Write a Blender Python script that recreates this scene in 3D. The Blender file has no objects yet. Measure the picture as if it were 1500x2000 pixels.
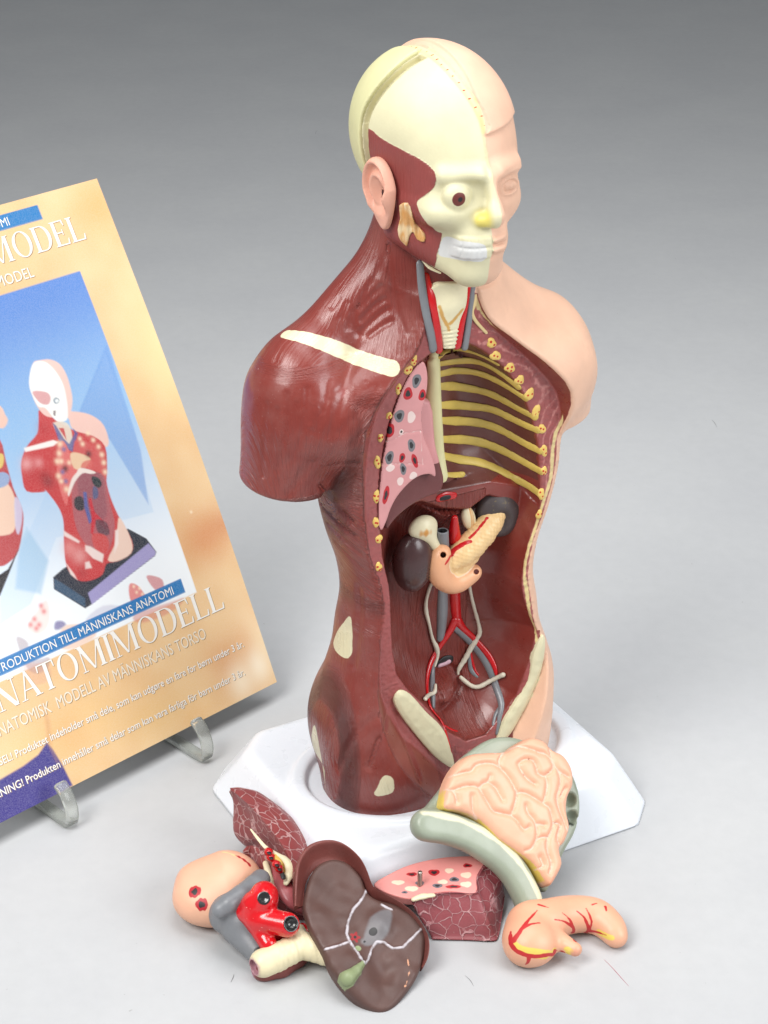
import bpy, bmesh, math, random
import numpy as np
from mathutils import Vector, Matrix, noise as mnoise
from mathutils.bvhtree import BVHTree

# ------------------------------------------------------------------ camera
S = bpy.context.scene
COL = S.collection
PITCH = math.radians(27.5)
FPX, DIST = 3840.0, 1130.0          # focal length in photo pixels, mm from lens to the stand
BASE = np.array([0.0, 0.0, 25.0])   # centre of the stand's top, mm
YAW = math.radians(28.5)            # the torso faces to the right of the camera
FW = np.array([0, math.cos(PITCH), -math.sin(PITCH)])
UP = np.array([0, math.sin(PITCH), math.cos(PITCH)])
RT = np.array([1.0, 0, 0])
CAM = BASE - RT * (98 / FPX * DIST) + UP * (498 / FPX * DIST) - FW * DIST
cd = bpy.data.cameras.new('camera')
cam = bpy.data.objects.new('camera', cd)
COL.objects.link(cam)
cam.location = CAM * 0.001
cam.rotation_euler = (math.pi / 2 - PITCH, 0, 0)
cd.sensor_fit = 'VERTICAL'
cd.sensor_height = 36.0
cd.lens = 36.0 * FPX / 2000.0
cd.clip_start = 0.01
cd.clip_end = 50
S.camera = cam
S.render.resolution_x, S.render.resolution_y = 768, 1024

# ------------------------------------------------------------------ light
world = bpy.data.worlds.new('World')
S.world = world
world.use_nodes = True
world.node_tree.nodes['Background'].inputs[0].default_value = (0.93, 0.97, 1.0, 1)
world.node_tree.nodes['Background'].inputs[1].default_value = 0.37


def area(name, loc, target, size, power, color=(1, 1, 1), size_y=None):
    l = bpy.data.lights.new(name, 'AREA')
    l.energy = power
    l.color = color
    l.shape = 'RECTANGLE'
    l.size = size
    l.size_y = size_y or size
    l.spread = math.radians(120)
    o = bpy.data.objects.new(name, l)
    COL.objects.link(o)
    o.location = loc
    d = Vector(target) - Vector(loc)
    o.rotation_euler = d.to_track_quat('-Z', 'Y').to_euler()
    return o


area('softbox_key', (-0.8, -0.85, 1.5), (0.0, -0.05, 0.15), 0.85, 14.8, (1, 0.985, 0.96))
area('softbox_fill', (1.3, -0.7, 1.0), (0.0, 0.0, 0.15), 0.9, 9.5, (0.96, 0.98, 1))
area('softbox_top', (0.1, 0.1, 1.45), (0.05, 0.12, 0.0), 0.9, 6, (1, 1, 1))
S.view_settings.view_transform = 'Standard'
S.view_settings.look = 'None'
S.view_settings.exposure = -0.2
S.view_settings.gamma = 1
S.view_settings.use_curve_mapping = False
try:
    S.cycles.max_bounces = 6
    S.cycles.use_denoising = True
except Exception:
    pass

CY, SY = math.cos(YAW), math.sin(YAW)


def w2l(p):
    q = np.asarray(p, float) - BASE
    return np.stack([CY * q[..., 0] + SY * q[..., 1], -SY * q[..., 0] + CY * q[..., 1], q[..., 2]], -1)


def l2w(p):
    p = np.asarray(p, float)
    return np.stack([CY * p[..., 0] - SY * p[..., 1], SY * p[..., 0] + CY * p[..., 1], p[..., 2]], -1) + BASE


def ray(px, py):
    d = FW + RT * (px - 750) / FPX - UP * (py - 1000) / FPX
    return d / np.linalg.norm(d)


def at(px, py, z=0.0):
    """the point at height z (mm, world) seen at this place of the photograph"""
    d = ray(px, py)
    return CAM + d * ((z - CAM[2]) / d[2])


def atl(px, py, y):
    """the same on the torso's own frontal plane y, in the torso's frame"""
    d = ray(px, py)
    c0 = w2l(CAM)
    c1 = w2l(CAM + d) - c0
    return c0 + c1 * ((y - c0[1]) / c1[1])


# ------------------------------------------------------------------ distance-field helpers (numpy, mm)
F4 = np.float32


def smin(a, b, k):
    h = np.clip(0.5 + 0.5 * (b - a) / k, 0, 1)
    return b + (a - b) * h - k * h * (1 - h)


def smax(a, b, k):
    return -smin(-a, -b, k)


def sstep(a, b, x):
    t = np.clip((x - a) / (b - a), 0, 1)
    return t * t * (3 - 2 * t)


def ell(x, y, z, c, r, rot=None):
    dx, dy, dz = x - c[0], y - c[1], z - c[2]
    if rot is not None:
        dx, dy, dz = (rot[0][0] * dx + rot[0][1] * dy + rot[0][2] * dz,
                      rot[1][0] * dx + rot[1][1] * dy + rot[1][2] * dz,
                      rot[2][0] * dx + rot[2][1] * dy + rot[2][2] * dz)
    k0 = np.sqrt((dx / r[0]) ** 2 + (dy / r[1]) ** 2 + (dz / r[2]) ** 2)
    k1 = np.sqrt((dx / r[0] ** 2) ** 2 + (dy / r[1] ** 2) ** 2 + (dz / r[2] ** 2) ** 2)
    return k0 * (k0 - 1) / np.maximum(k1, 1e-6)


def cone(x, y, z, a, b, ra, rb):
    ax, ay, az = a
    bx, by, bz = b[0] - ax, b[1] - ay, b[2] - az
    L = bx * bx + by * by + bz * bz + 1e-9
    px, py, pz = x - ax, y - ay, z - az
    h = np.clip((px * bx + py * by + pz * bz) / L, 0, 1)
    return np.sqrt((px - bx * h) ** 2 + (py - by * h) ** 2 + (pz - bz * h) ** 2) - (ra + (rb - ra) * h)


def tube(x, y, z, pts, r, k=0.0):
    """union of round cones along a polyline; r one radius or one per point"""
    n = len(pts)
    rs = [r] * n if np.isscalar(r) else list(r)
    d = None
    for i in range(n - 1):
        e = cone(x, y, z, pts[i], pts[i + 1], rs[i], rs[i + 1])
        d = e if d is None else (smin(d, e, k) if k else np.minimum(d, e))
    return d


def poly2(u, v, pts):
    """signed distance to a closed polygon, positive inside"""
    d = np.full(u.shape, 1e9, F4)
    s = np.zeros(u.shape, bool)
    n = len(pts)
    for i in range(n):
        ax, ay = pts[i]
        bx, by = pts[(i + 1) % n]
        ex, ey = bx - ax, by - ay
        wx, wy = u - ax, v - ay
        h = np.clip((wx * ex + wy * ey) / (ex * ex + ey * ey + 1e-12), 0, 1)
        d = np.minimum(d, (wx - ex * h) ** 2 + (wy - ey * h) ** 2)
        c = ((ay > v) != (by > v))
        with np.errstate(divide='ignore', invalid='ignore'):
            xi = ax + (v - ay) * ex / (ey if ey != 0 else 1e-12)
        s ^= c & (u < xi)
    return np.where(s, np.sqrt(d), -np.sqrt(d)).astype(F4)


def line2(u, v, pts):
    d = np.full(u.shape, 1e9, F4)
    for (ax, ay), (bx, by) in zip(pts[:-1], pts[1:]):
        ex, ey = bx - ax, by - ay
        wx, wy = u - ax, v - ay
        h = np.clip((wx * ex + wy * ey) / (ex * ex + ey * ey + 1e-12), 0, 1)
        d = np.minimum(d, (wx - ex * h) ** 2 + (wy - ey * h) ** 2)
    return np.sqrt(d)


def spline(pts, n=8, closed=False):
    """Catmull-Rom through the points"""
    P = [np.asarray(p, float) for p in pts]
    m = len(P)
    out = []
    rng = range(m if closed else m - 1)
    for i in rng:
        if closed:
            p0, p1, p2, p3 = P[(i - 1) % m], P[i], P[(i + 1) % m], P[(i + 2) % m]
        else:
            p0, p1, p2, p3 = P[max(i - 1, 0)], P[i], P[i + 1], P[min(i + 2, m - 1)]
        for j in range(n):
            t = j / n
            out.append(0.5 * ((2 * p1) + (-p0 + p2) * t + (2 * p0 - 5 * p1 + 4 * p2 - p3) * t * t + (-p0 + 3 * p1 - 3 * p2 + p3) * t ** 3))
    if not closed:
        out.append(P[-1])
    return [tuple(p) for p in out]


_rs = np.random.RandomState(7)
_NT = _rs.rand(32, 32, 32).astype(F4)


def vnoise(x, y, z):
    """smooth value noise 0..1, one cell per unit"""
    xi, yi, zi = np.floor(x).astype(int), np.floor(y).astype(int), np.floor(z).astype(int)
    fx, fy, fz = x - xi, y - yi, z - zi
    fx, fy, fz = fx * fx * (3 - 2 * fx), fy * fy * (3 - 2 * fy), fz * fz * (3 - 2 * fz)
    r = 0
    for i in (0, 1):
        for j in (0, 1):
            for k in (0, 1):
                w = (fx if i else 1 - fx) * (fy if j else 1 - fy) * (fz if k else 1 - fz)
                r = r + w * _NT[(xi + i) & 31, (yi + j) & 31, (zi + k) & 31]
    return r


def nets(f, lo, hi, h, lip=1.7):
    """surface nets over the field f; blocks far from the surface are skipped"""
    B = 8
    lo = np.asarray(lo, float)
    nb = np.ceil((np.asarray(hi, float) - lo) / (h * B)).astype(int)
    n = nb * B
    V = np.empty(tuple(n + 1), F4)
    gx, gy, gz = [np.arange(nb[i]) for i in range(3)]
    cx, cy, cz = np.meshgrid(*[lo[i] + (np.arange(nb[i]) + 0.5) * h * B for i in range(3)], indexing='ij')
    cv = f(cx.ravel().astype(F4), cy.ravel().astype(F4), cz.ravel().astype(F4)).reshape(cx.shape)
    thr = h * B * 0.87 * lip
    near = np.abs(cv) < thr
    V[:] = np.pad(np.repeat(np.repeat(np.repeat(cv, B, 0), B, 1), B, 2), ((0, 1),) * 3, mode='edge')
    idx = np.argwhere(near)
    o = np.arange(B + 1)
    ox, oy, oz = np.meshgrid(o, o, o, indexing='ij')
    CH = 900
    for s in range(0, len(idx), CH):
        b = idx[s:s + CH]
        ix = b[:, 0, None, None, None] * B + ox
        iy = b[:, 1, None, None, None] * B + oy
        iz = b[:, 2, None, None, None] * B + oz
        v = f((lo[0] + ix * h).ravel().astype(F4), (lo[1] + iy * h).ravel().astype(F4), (lo[2] + iz * h).ravel().astype(F4))
        V[ix.ravel(), iy.ravel(), iz.ravel()] = v
    s = V < 0
    acc = np.zeros(tuple(n) + (3,), F4)
    cnt = np.zeros(tuple(n), np.uint8)
    for ax in range(3):
        sl0 = [slice(None)] * 3
        sl1 = [slice(None)] * 3
        sl0[ax] = slice(0, -1)
        sl1[ax] = slice(1, None)
        a, b = V[tuple(sl0)], V[tuple(sl1)]
        e = np.argwhere((s[tuple(sl0)] != s[tuple(sl1)]))
        va, vb = a[tuple(e.T)], b[tuple(e.T)]
        t = va / (va - vb)
        p = e.astype(F4)
        p[:, ax] += t
        o1, o2 = [i for i in range(3) if i != ax]
        for d1 in (0, -1):
            for d2 in (0, -1):
                c = e.copy()
                c[:, o1] += d1
                c[:, o2] += d2
                ok = np.all((c >= 0) & (c < n), axis=1)
                cc = c[ok]
                np.add.at(acc, tuple(cc.T), p[ok])
                np.add.at(cnt, tuple(cc.T), 1)
    cells = cnt > 0
    vid = np.full(tuple(n), -1, np.int64)
    ci = np.argwhere(cells)
    vid[tuple(ci.T)] = np.arange(len(ci))
    verts = acc[tuple(ci.T)] / cnt[tuple(ci.T)][:, None] * h + lo
    quads = []
    for ax in range(3):
        sl0 = [slice(None)] * 3
        sl1 = [slice(None)] * 3
        sl0[ax] = slice(0, -1)
        sl1[ax] = slice(1, None)
        sa = s[tuple(sl0)]
        e = np.argwhere(sa != s[tuple(sl1)])
        o1, o2 = [(1, 2), (2, 0), (0, 1)][ax]
        ok = (e[:, o1] > 0) & (e[:, o2] > 0) & (e[:, o1] < n[o1]) & (e[:, o2] < n[o2])
        e = e[ok]
        flip = sa[tuple(e.T)]
        q = []
        for d1, d2 in ((-1, -1), (0, -1), (0, 0), (-1, 0)):
            c = e.copy()
            c[:, o1] += d1
            c[:, o2] += d2
            q.append(vid[tuple(c.T)])
        q = np.stack(q, 1)
        q[~flip] = q[~flip][:, ::-1]
        quads.append(q)
    quads = np.concatenate(quads)
    quads = quads[(quads >= 0).all(1)]
    return verts, quads


def settle(f, v, it=2, e=0.25, maxstep=1.0):
    """pull vertices onto the zero level"""
    v = v.copy()
    for _ in range(it):
        x, y, z = [v[:, i].astype(F4) for i in range(3)]
        d = f(x, y, z)
        g = np.stack([f(x + e, y, z) - f(x - e, y, z), f(x, y + e, z) - f(x, y - e, z), f(x, y, z + e) - f(x, y, z - e)], 1) / (2 * e)
        st = -(d / np.maximum((g ** 2).sum(1), 0.3))[:, None] * g
        L = np.linalg.norm(st, axis=1)[:, None]
        st *= np.minimum(1, maxstep / np.maximum(L, 1e-6))
        v += st * 0.9
    return v


def make_mesh(name, verts_mm, faces, mat, parent=None, smooth=True, attrs=None):
    """verts in mm, world frame (or the parent's frame when the parent is at the world origin)"""
    me = bpy.data.meshes.new(name)
    v = np.asarray(verts_mm, float) * 0.001
    f = np.asarray(faces) if not isinstance(faces, list) else faces
    if isinstance(f, list):
        me.from_pydata([tuple(p) for p in v], [], f)
    else:
        k = f.shape[1]
        me.vertices.add(len(v))
        me.vertices.foreach_set('co', v.astype(F4).ravel())
        me.loops.add(f.size)
        me.loops.foreach_set('vertex_index', f.astype(np.int32).ravel())
        me.polygons.add(len(f))
        me.polygons.foreach_set('loop_start', np.arange(0, f.size, k, dtype=np.int32))
        me.update(calc_edges=True)
        me.validate()
    if smooth:
        me.polygons.foreach_set('use_smooth', np.ones(len(me.polygons), bool))
    for k, a in (attrs or {}).items():
        at_ = me.attributes.new(k, 'FLOAT', 'POINT')
        at_.data.foreach_set('value', np.asarray(a, F4))
    if mat:
        me.materials.append(mat)
    o = bpy.data.objects.new(name, me)
    COL.objects.link(o)
    if parent is not None:
        o.parent = parent
        o.matrix_parent_inverse = Matrix.Identity(4)
        pl = parent
        off = Vector((0, 0, 0))
        while pl is not None:
            off += pl.location
            pl = pl.parent
        if off.length > 0:
            me.transform(Matrix.Translation(-off))
    return o


def thing(name, label, cat, loc_mm=(0, 0, 0), group=None):
    o = bpy.data.objects.new(name, None)
    COL.objects.link(o)
    o.empty_display_size = 0.02
    o.location = np.asarray(loc_mm, float) * 0.001
    o['label'] = label
    o['category'] = cat
    if group:
        o['group'] = group
    return o


def build(name, f, lo, hi, h, mat, parent=None, local=True, settle_it=2, layers=None, extra=None):
    """field -> mesh object; layers(x,y,z) -> dict of float attributes, evaluated in the field's own frame"""
    v, q = nets(f, lo, hi, h)
    v = settle(f, v, settle_it, e=h * 0.25, maxstep=h)
    x, y, z = [v[:, i].astype(F4) for i in range(3)]
    at_ = layers(x, y, z) if layers else {}
    w = l2w(v) if local else v
    return make_mesh(name, w, q, mat, parent, attrs=at_)


# ------------------------------------------------------------------ materials
def lin(c):
    """sRGB 0-255 -> linear"""
    return tuple(((v / 255) / 12.92 if v <= 10.3 else ((v / 255 + 0.055) / 1.055) ** 2.4) for v in c) + (1,)


class NT:
    def __init__(self, name):
        self.m = bpy.data.materials.new(name)
        self.m.use_nodes = True
        self.t = self.m.node_tree
        self.b = self.t.nodes['Principled BSDF']

    def n(self, kind, **kw):
        nd = self.t.nodes.new(kind)
        for k, v in kw.items():
            if k.startswith('i_'):
                nd.inputs[k[2:].replace('_', ' ')].default_value = v
            elif k.startswith('n'):
                nd.inputs[int(k[1:])].default_value = v
            else:
                setattr(nd, k, v)
        return nd

    def l(self, a, b):
        self.t.links.new(a, b)

    def math(self, op, a, b=None, clamp=False):
        nd = self.t.nodes.new('ShaderNodeMath')
        nd.operation = op
        nd.use_clamp = clamp
        for i, v in enumerate((a, b)):
            if v is None:
                continue
            if hasattr(v, 'node'):
                self.l(v, nd.inputs[i])
            else:
                nd.inputs[i].default_value = v
        return nd.outputs[0]

    def mapr(self, v, a, b, c=0.0, d=1.0, smooth=False):
        nd = self.t.nodes.new('ShaderNodeMapRange')
        if smooth:
            nd.interpolation_type = 'SMOOTHSTEP'
        self.l(v, nd.inputs[0])
        for i, q in enumerate((a, b, c, d)):
            nd.inputs[i + 1].default_value = q
        return nd.outputs[0]

    def mix(self, fac, a, b, mode='MIX'):
        nd = self.t.nodes.new('ShaderNodeMix')
        nd.data_type = 'RGBA'
        nd.blend_type = mode
        for i, v in ((0, fac), (6, a), (7, b)):
            if hasattr(v, 'node'):
                self.l(v, nd.inputs[i])
            else:
                nd.inputs[i].default_value = v
        return nd.outputs[2]

    def attr(self, name):
        nd = self.t.nodes.new('ShaderNodeAttribute')
        nd.attribute_name = name
        return nd.outputs['Fac']

    def noise(self, scale, detail=3, rough=0.55, vec=None, dist=0.0):
        nd = self.t.nodes.new('ShaderNodeTexNoise')
        nd.inputs['Scale'].default_value = scale
        nd.inputs['Detail'].default_value = detail
        nd.inputs['Roughness'].default_value = rough
        nd.inputs['Distortion'].default_value = dist
        self.l(vec if vec is not None else self.obj(), nd.inputs['Vector'])
        return nd.outputs[0]

    def obj(self):
        if not hasattr(self, '_o'):
            self._o = self.t.nodes.new('ShaderNodeTexCoord').outputs['Object']
        return self._o

    def bump(self, height, dist, strength=1.0, prev=None):
        nd = self.t.nodes.new('ShaderNodeBump')
        nd.inputs['Strength'].default_value = strength
        nd.inputs['Distance'].default_value = dist
        self.l(height, nd.inputs['Height'])
        if prev is not None:
            self.l(prev, nd.inputs['Normal'])
        return nd.outputs[0]


def paint(name, base, layers=(), rough=0.42, edge=0.25, mottle=0.06, specks=0.0, fibre=False, bumpy=0.0, sss=0.0,
          wobble=0.5, coat=0.0, grain=900, spec=0.5, speckcol=(225, 200, 190), roughs=None, cells=None):
    """hand-painted plastic: a base colour, then layers (attribute, sRGB colour[, softness mm]) where the attribute (mm) is positive"""
    k = NT(name)
    c = lin(base)
    mn = k.noise(60, 4)
    col = k.mix(k.mapr(mn, 0.3, 0.7), tuple(v * (1 - mottle) for v in c[:3]) + (1,), tuple(min(1, v * (1 + mottle)) for v in c[:3]) + (1,))
    wn = k.math('MULTIPLY', k.math('SUBTRACT', k.noise(260, 2), 0.5), wobble * 2)
    rg = None
    for i, L in enumerate(layers):
        nm, lc = L[0], lin(L[1])
        sf = L[2] if len(L) > 2 else edge
        a = k.math('ADD', k.attr(nm), wn)
        fac = k.mapr(a, -sf, sf, smooth=True)
        lm = k.mix(k.mapr(mn, 0.3, 0.7), tuple(v * (1 - mottle) for v in lc[:3]) + (1,), tuple(min(1, v * (1 + mottle)) for v in lc[:3]) + (1,))
        col = k.mix(fac, col, lm)
        if roughs and nm in roughs:
            rg = k.mix(fac, rg if rg is not None else (rough,) * 3 + (1,), (roughs[nm],) * 3 + (1,))
    if cells:
        # pale net of lobules
        vo = k.t.nodes.new('ShaderNodeTexVoronoi')
        vo.feature = 'DISTANCE_TO_EDGE'
        vo.inputs['Scale'].default_value = cells[0]
        mpv = k.t.nodes.new('ShaderNodeVectorMath')
        mpv.operation = 'ADD'
        nv = k.t.nodes.new('ShaderNodeTexNoise')
        nv.inputs['Scale'].default_value = 120
        k.l(k.obj(), nv.inputs['Vector'])
        sc = k.t.nodes.new('ShaderNodeVectorMath')
        sc.operation = 'SCALE'
        sc.inputs['Scale'].default_value = 0.006
        k.l(nv.outputs['Color'], sc.inputs[0])
        k.l(k.obj(), mpv.inputs[0])
        k.l(sc.outputs[0], mpv.inputs[1])
        k.l(mpv.outputs[0], vo.inputs['Vector'])
        e = k.mapr(vo.outputs['Distance'], cells[2] * 0.4, cells[2], 1, 0, smooth=True)
        brk = k.mapr(k.noise(210, 3), 0.38, 0.55)
        e = k.math('MULTIPLY', e, k.math('ADD', k.math('MULTIPLY', brk, 0.6), 0.4))
        if len(cells) > 3:
            e = k.math('MULTIPLY', e, k.mapr(k.attr(cells[3]), -0.3, 0.3))
        col = k.mix(e, col, lin(cells[1]))
        k._cell = e
    if specks:
        sp = k.mapr(k.noise(1100, 2, 0.6), 0.69, 0.76)
        big = k.mapr(k.noise(42, 3), 0.42, 0.68)
        sp = k.math('MULTIPLY', sp, big)
        col = k.mix(k.math('MULTIPLY', sp, specks), col, lin(speckcol))
        haze = k.math('MULTIPLY', k.mapr(k.noise(36, 5, 0.65), 0.45, 0.8), specks * 0.16)
        col = k.mix(haze, col, lin(speckcol))
    k.l(col, k.b.inputs['Base Color'])
    rn = k.mapr(k.noise(90, 4), 0.3, 0.7, -0.06, 0.06)
    r = k.math('ADD', rg if rg is not None else rough, rn, clamp=True)
    k.l(r, k.b.inputs['Roughness'])
    k.b.inputs['Specular IOR Level'].default_value = spec
    if coat:
        k.b.inputs['Coat Weight'].default_value = coat
        k.b.inputs['Coat Roughness'].default_value = 0.18
    if sss:
        k.b.inputs['Subsurface Weight'].default_value = sss
        k.b.inputs['Subsurface Radius'].default_value = (0.004, 0.002, 0.001)
        k.b.inputs['Subsurface Scale'].default_value = 1.0
    nrm = k.bump(k.noise(grain, 2), 0.00006 + bumpy * 0.0004, 1.0)
    if fibre:
        cx = k.t.nodes.new('ShaderNodeCombineXYZ')
        k.l(k.attr('fu'), cx.inputs[0])
        k.l(k.attr('fv'), cx.inputs[1])
        f1 = k.noise(1.0, 3, 0.6, vec=cx.outputs[0])
        hgt = k.math('MULTIPLY', f1, k.attr('fm'))
        nrm = k.bump(hgt, 0.0023, 1.0, prev=nrm)
    if cells:
        nrm = k.bump(k._cell, 0.0005, 1.0, prev=nrm)
    k.l(nrm, k.b.inputs['Normal'])
    return k.m
# ------------------------------------------------------------------ the torso's shape (torso frame, mm)
YC = -23.0                                     # the plane the front was cut away along
TZ = np.array([-12, 0, 20, 45, 60, 75, 92, 108, 126, 145, 165, 185, 205, 225, 245, 262, 276, 288, 300], F4)
TA = np.array([66, 68, 70, 72, 71, 66.5, 60.5, 58, 55, 57, 63, 67, 68, 68, 65, 59, 50, 39, 28], F4)
TB = np.array([34, 35, 39, 42, 41, 40, 39, 38, 37, 38, 41, 44, 46, 47, 45, 41, 36, 31, 26], F4)
TC = np.array([0, 0, 0, 0, 0, 0, 0, 0, 0, 0, 0, 0, 1, 2, 3, 4, 5, 5, 4], F4)
RIM = [(-15, 270), (-4, 272), (8, 268), (20, 258), (30, 247), (38, 234), (44, 219), (48, 203), (50, 185), (51, 168), (49, 157), (45, 148),
       (42, 134), (41, 120), (45, 104), (52, 88), (50, 74), (43, 53), (35, 36), (29, 26), (20, 21), (8, 22), (-3, 31), (-9, 44), (-20, 61), (-31, 74),
       (-37, 84), (-40, 100), (-41, 120), (-42, 140), (-46, 160), (-48, 185), (-48, 205), (-45, 225), (-38, 248), (-24, 266)]
RIM = spline(RIM, 3, closed=True)
CHEST = [(-12, 267), (4, 269), (18, 259), (29, 247), (38, 233), (44, 219), (48, 203), (50, 185), (51, 166), (40, 172), (26, 177), (10, 178), (-4, 179),
         (-18, 184), (-44, 182), (-46, 205), (-43, 225), (-36, 247)]
ABD = [(-44, 170), (-38, 178), (-26, 183), (-14, 184), (0, 176), (14, 172), (26, 178), (38, 172), (48, 160), (45, 148), (42, 134), (41, 120), (45, 104),
       (52, 88), (49, 72), (40, 48), (31, 37), (21, 28), (8, 28), (-4, 38), (-16, 56), (-30, 74), (-37, 86), (-40, 105), (-41, 125), (-42, 145)]


def interp(z, xs, ys):
    """smooth (pchip-like via fine linear table of a Catmull-Rom) interpolation"""
    return np.interp(z, xs, ys).astype(F4)


def fine(xs, ys):
    P = spline(list(zip(xs, ys)), 8)
    a = np.array(P)
    return a[:, 0], a[:, 1]


TAx, TAy = fine(TZ, TA)
TBx, TBy = fine(TZ, TB)
TCx, TCy = fine(TZ, TC)


def f_trunk(x, y, z):
    a = np.interp(z, TAx, TAy)
    b = np.interp(z, TBx, TBy)
    c = np.interp(z, TCx, TCy)
    n = 2.35
    k = ((np.abs(x) / a) ** n + (np.abs(y - c) / b) ** n + 1e-9) ** (1 / n)
    r = np.sqrt(x * x + (y - c) ** 2)
    d = (k - 1) * r / np.maximum(k, 0.2)           # radial distance
    d = d * 0.88
    d = np.maximum(d, z - 296)
    return np.maximum(d, -10 - z)


def f_bulk(x, y, z):
    """trunk, shoulders and neck without cavities"""
    d = f_trunk(x, y, z)
    for s in (-1, 1):
        sx = x * s
        # shoulder cap and arm stump
        ox = 4.0 if s < 0 else -9.5
        sx = x * s - ox
        oz = 0 if s < 0 else -5
        stump = cone(sx, y, z, (74, 6, 248 + oz), (88 if s < 0 else 82, 4, 182), 26, 23)
        cap = ell(sx, y, z, (75, 5, 240 + oz), (25, 25, 37))
        arm = smin(stump, cap, 12)
        sx = x * s
        low = 203 - z + 0.12 * (sx - 90) + 0.10 * (y) if s < 0 else 208 - z + 0.10 * (sx - 80)
        arm = smax(arm, low, 2.6)
        d = smin(d, arm, 4 + 9 * sstep(212, 246, z))
        # pectoral and shoulder blade
        pec = ell(sx, y, z, (46, -17, 238), (36, 17, 26))
        d = smin(d, pec, 14)
        bld = ell(sx, y, z, (50, 32, 240), (30, 14, 40))
        d = smin(d, bld, 14)
        # trapezius
        d = smin(d, cone(sx, y, z, (12, 10, 318), (74, 8, 268), 16, 13) if s < 0 else cone(sx, y, z, (10, 8, 304), (62, 7, 262), 15, 13), 14)
        # buttock
        d = smin(d, ell(sx, y, z, (33, 22, 38), (34, 24, 42)), 10)
    # neck
    nk = cone(x, y, z, (-2, 6, 268), (-6, 4, 345), 27, 25)
    d = smin(d, nk, 16)
    # mound between the legs in front, the thighs' fronts
    d = smin(d, ell(x, y, z, (-36, -13, 24), (28, 22, 48)), 17)
    d = smin(d, ell(x, y, z, (36, -13, 20), (28, 20, 46)), 10)
    d = smax(d, -9.5 - z, 1.0)
    return d


# ---- head
HX = -4.8


def seamx(y, z):
    """the midline wanders a little to the uncovered side over the crown"""
    return -7.5 * sstep(385, 416, z)


def f_skull(x, y, z):
    X = x - HX
    aX = np.abs(X)
    d = ell(X, y, z, (0, 3, 374.5), (36.8, 46, 41.5))
    d = np.where(X > seamx(y, z) + 3.2 * sstep(383, 388, z), np.minimum(d, ell(X, y, z, (0, 3, 374.5), (37.2, 46.6, 42.5))), d)
    face = ell(X, y, z, (0, -16, 352), (30, 32, 36))
    d = smin(d, face, 12)
    jaw = cone(aX, y, z, (24, -8, 334), (6, -37, 318.5), 9, 8)
    d = smin(d, jaw, 9)
    chin = ell(X, y, z, (0, -40, 317), (9, 8, 8))
    d = smin(d, chin, 8)
    d = smin(d, np.where(X < 0, ell(aX, y, z, (19, -36, 348), (10, 9, 8)), ell(aX, y, z, (16.5, -34, 348), (9, 8, 8))), 7)     # cheekbone
    d = smin(d, ell(X, y, z, (0, -42.5, 332), (14, 9, 12)), 6)      # mouth mound
    d = smin(d, cone(aX, y, z, (5, -47.0, 366), (20, -38.5, 366), 3.6, 3.0), 6)   # brow
    d = smin(d, cone(X, y, z, (0, -47, 363), (0, -54.5, 348), 3.2, 4.0), 4)   # nose
    d = smin(d, cone(aX, y, z, (0, -53, 345.5), (5, -49, 345), 4.2, 3.0), 2.5)
    d = smax(d, -ell(aX, y, z, (14, -51, 357.5), (9.5, 7.0, 6.5)), 5)            # orbit
    return d


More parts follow.
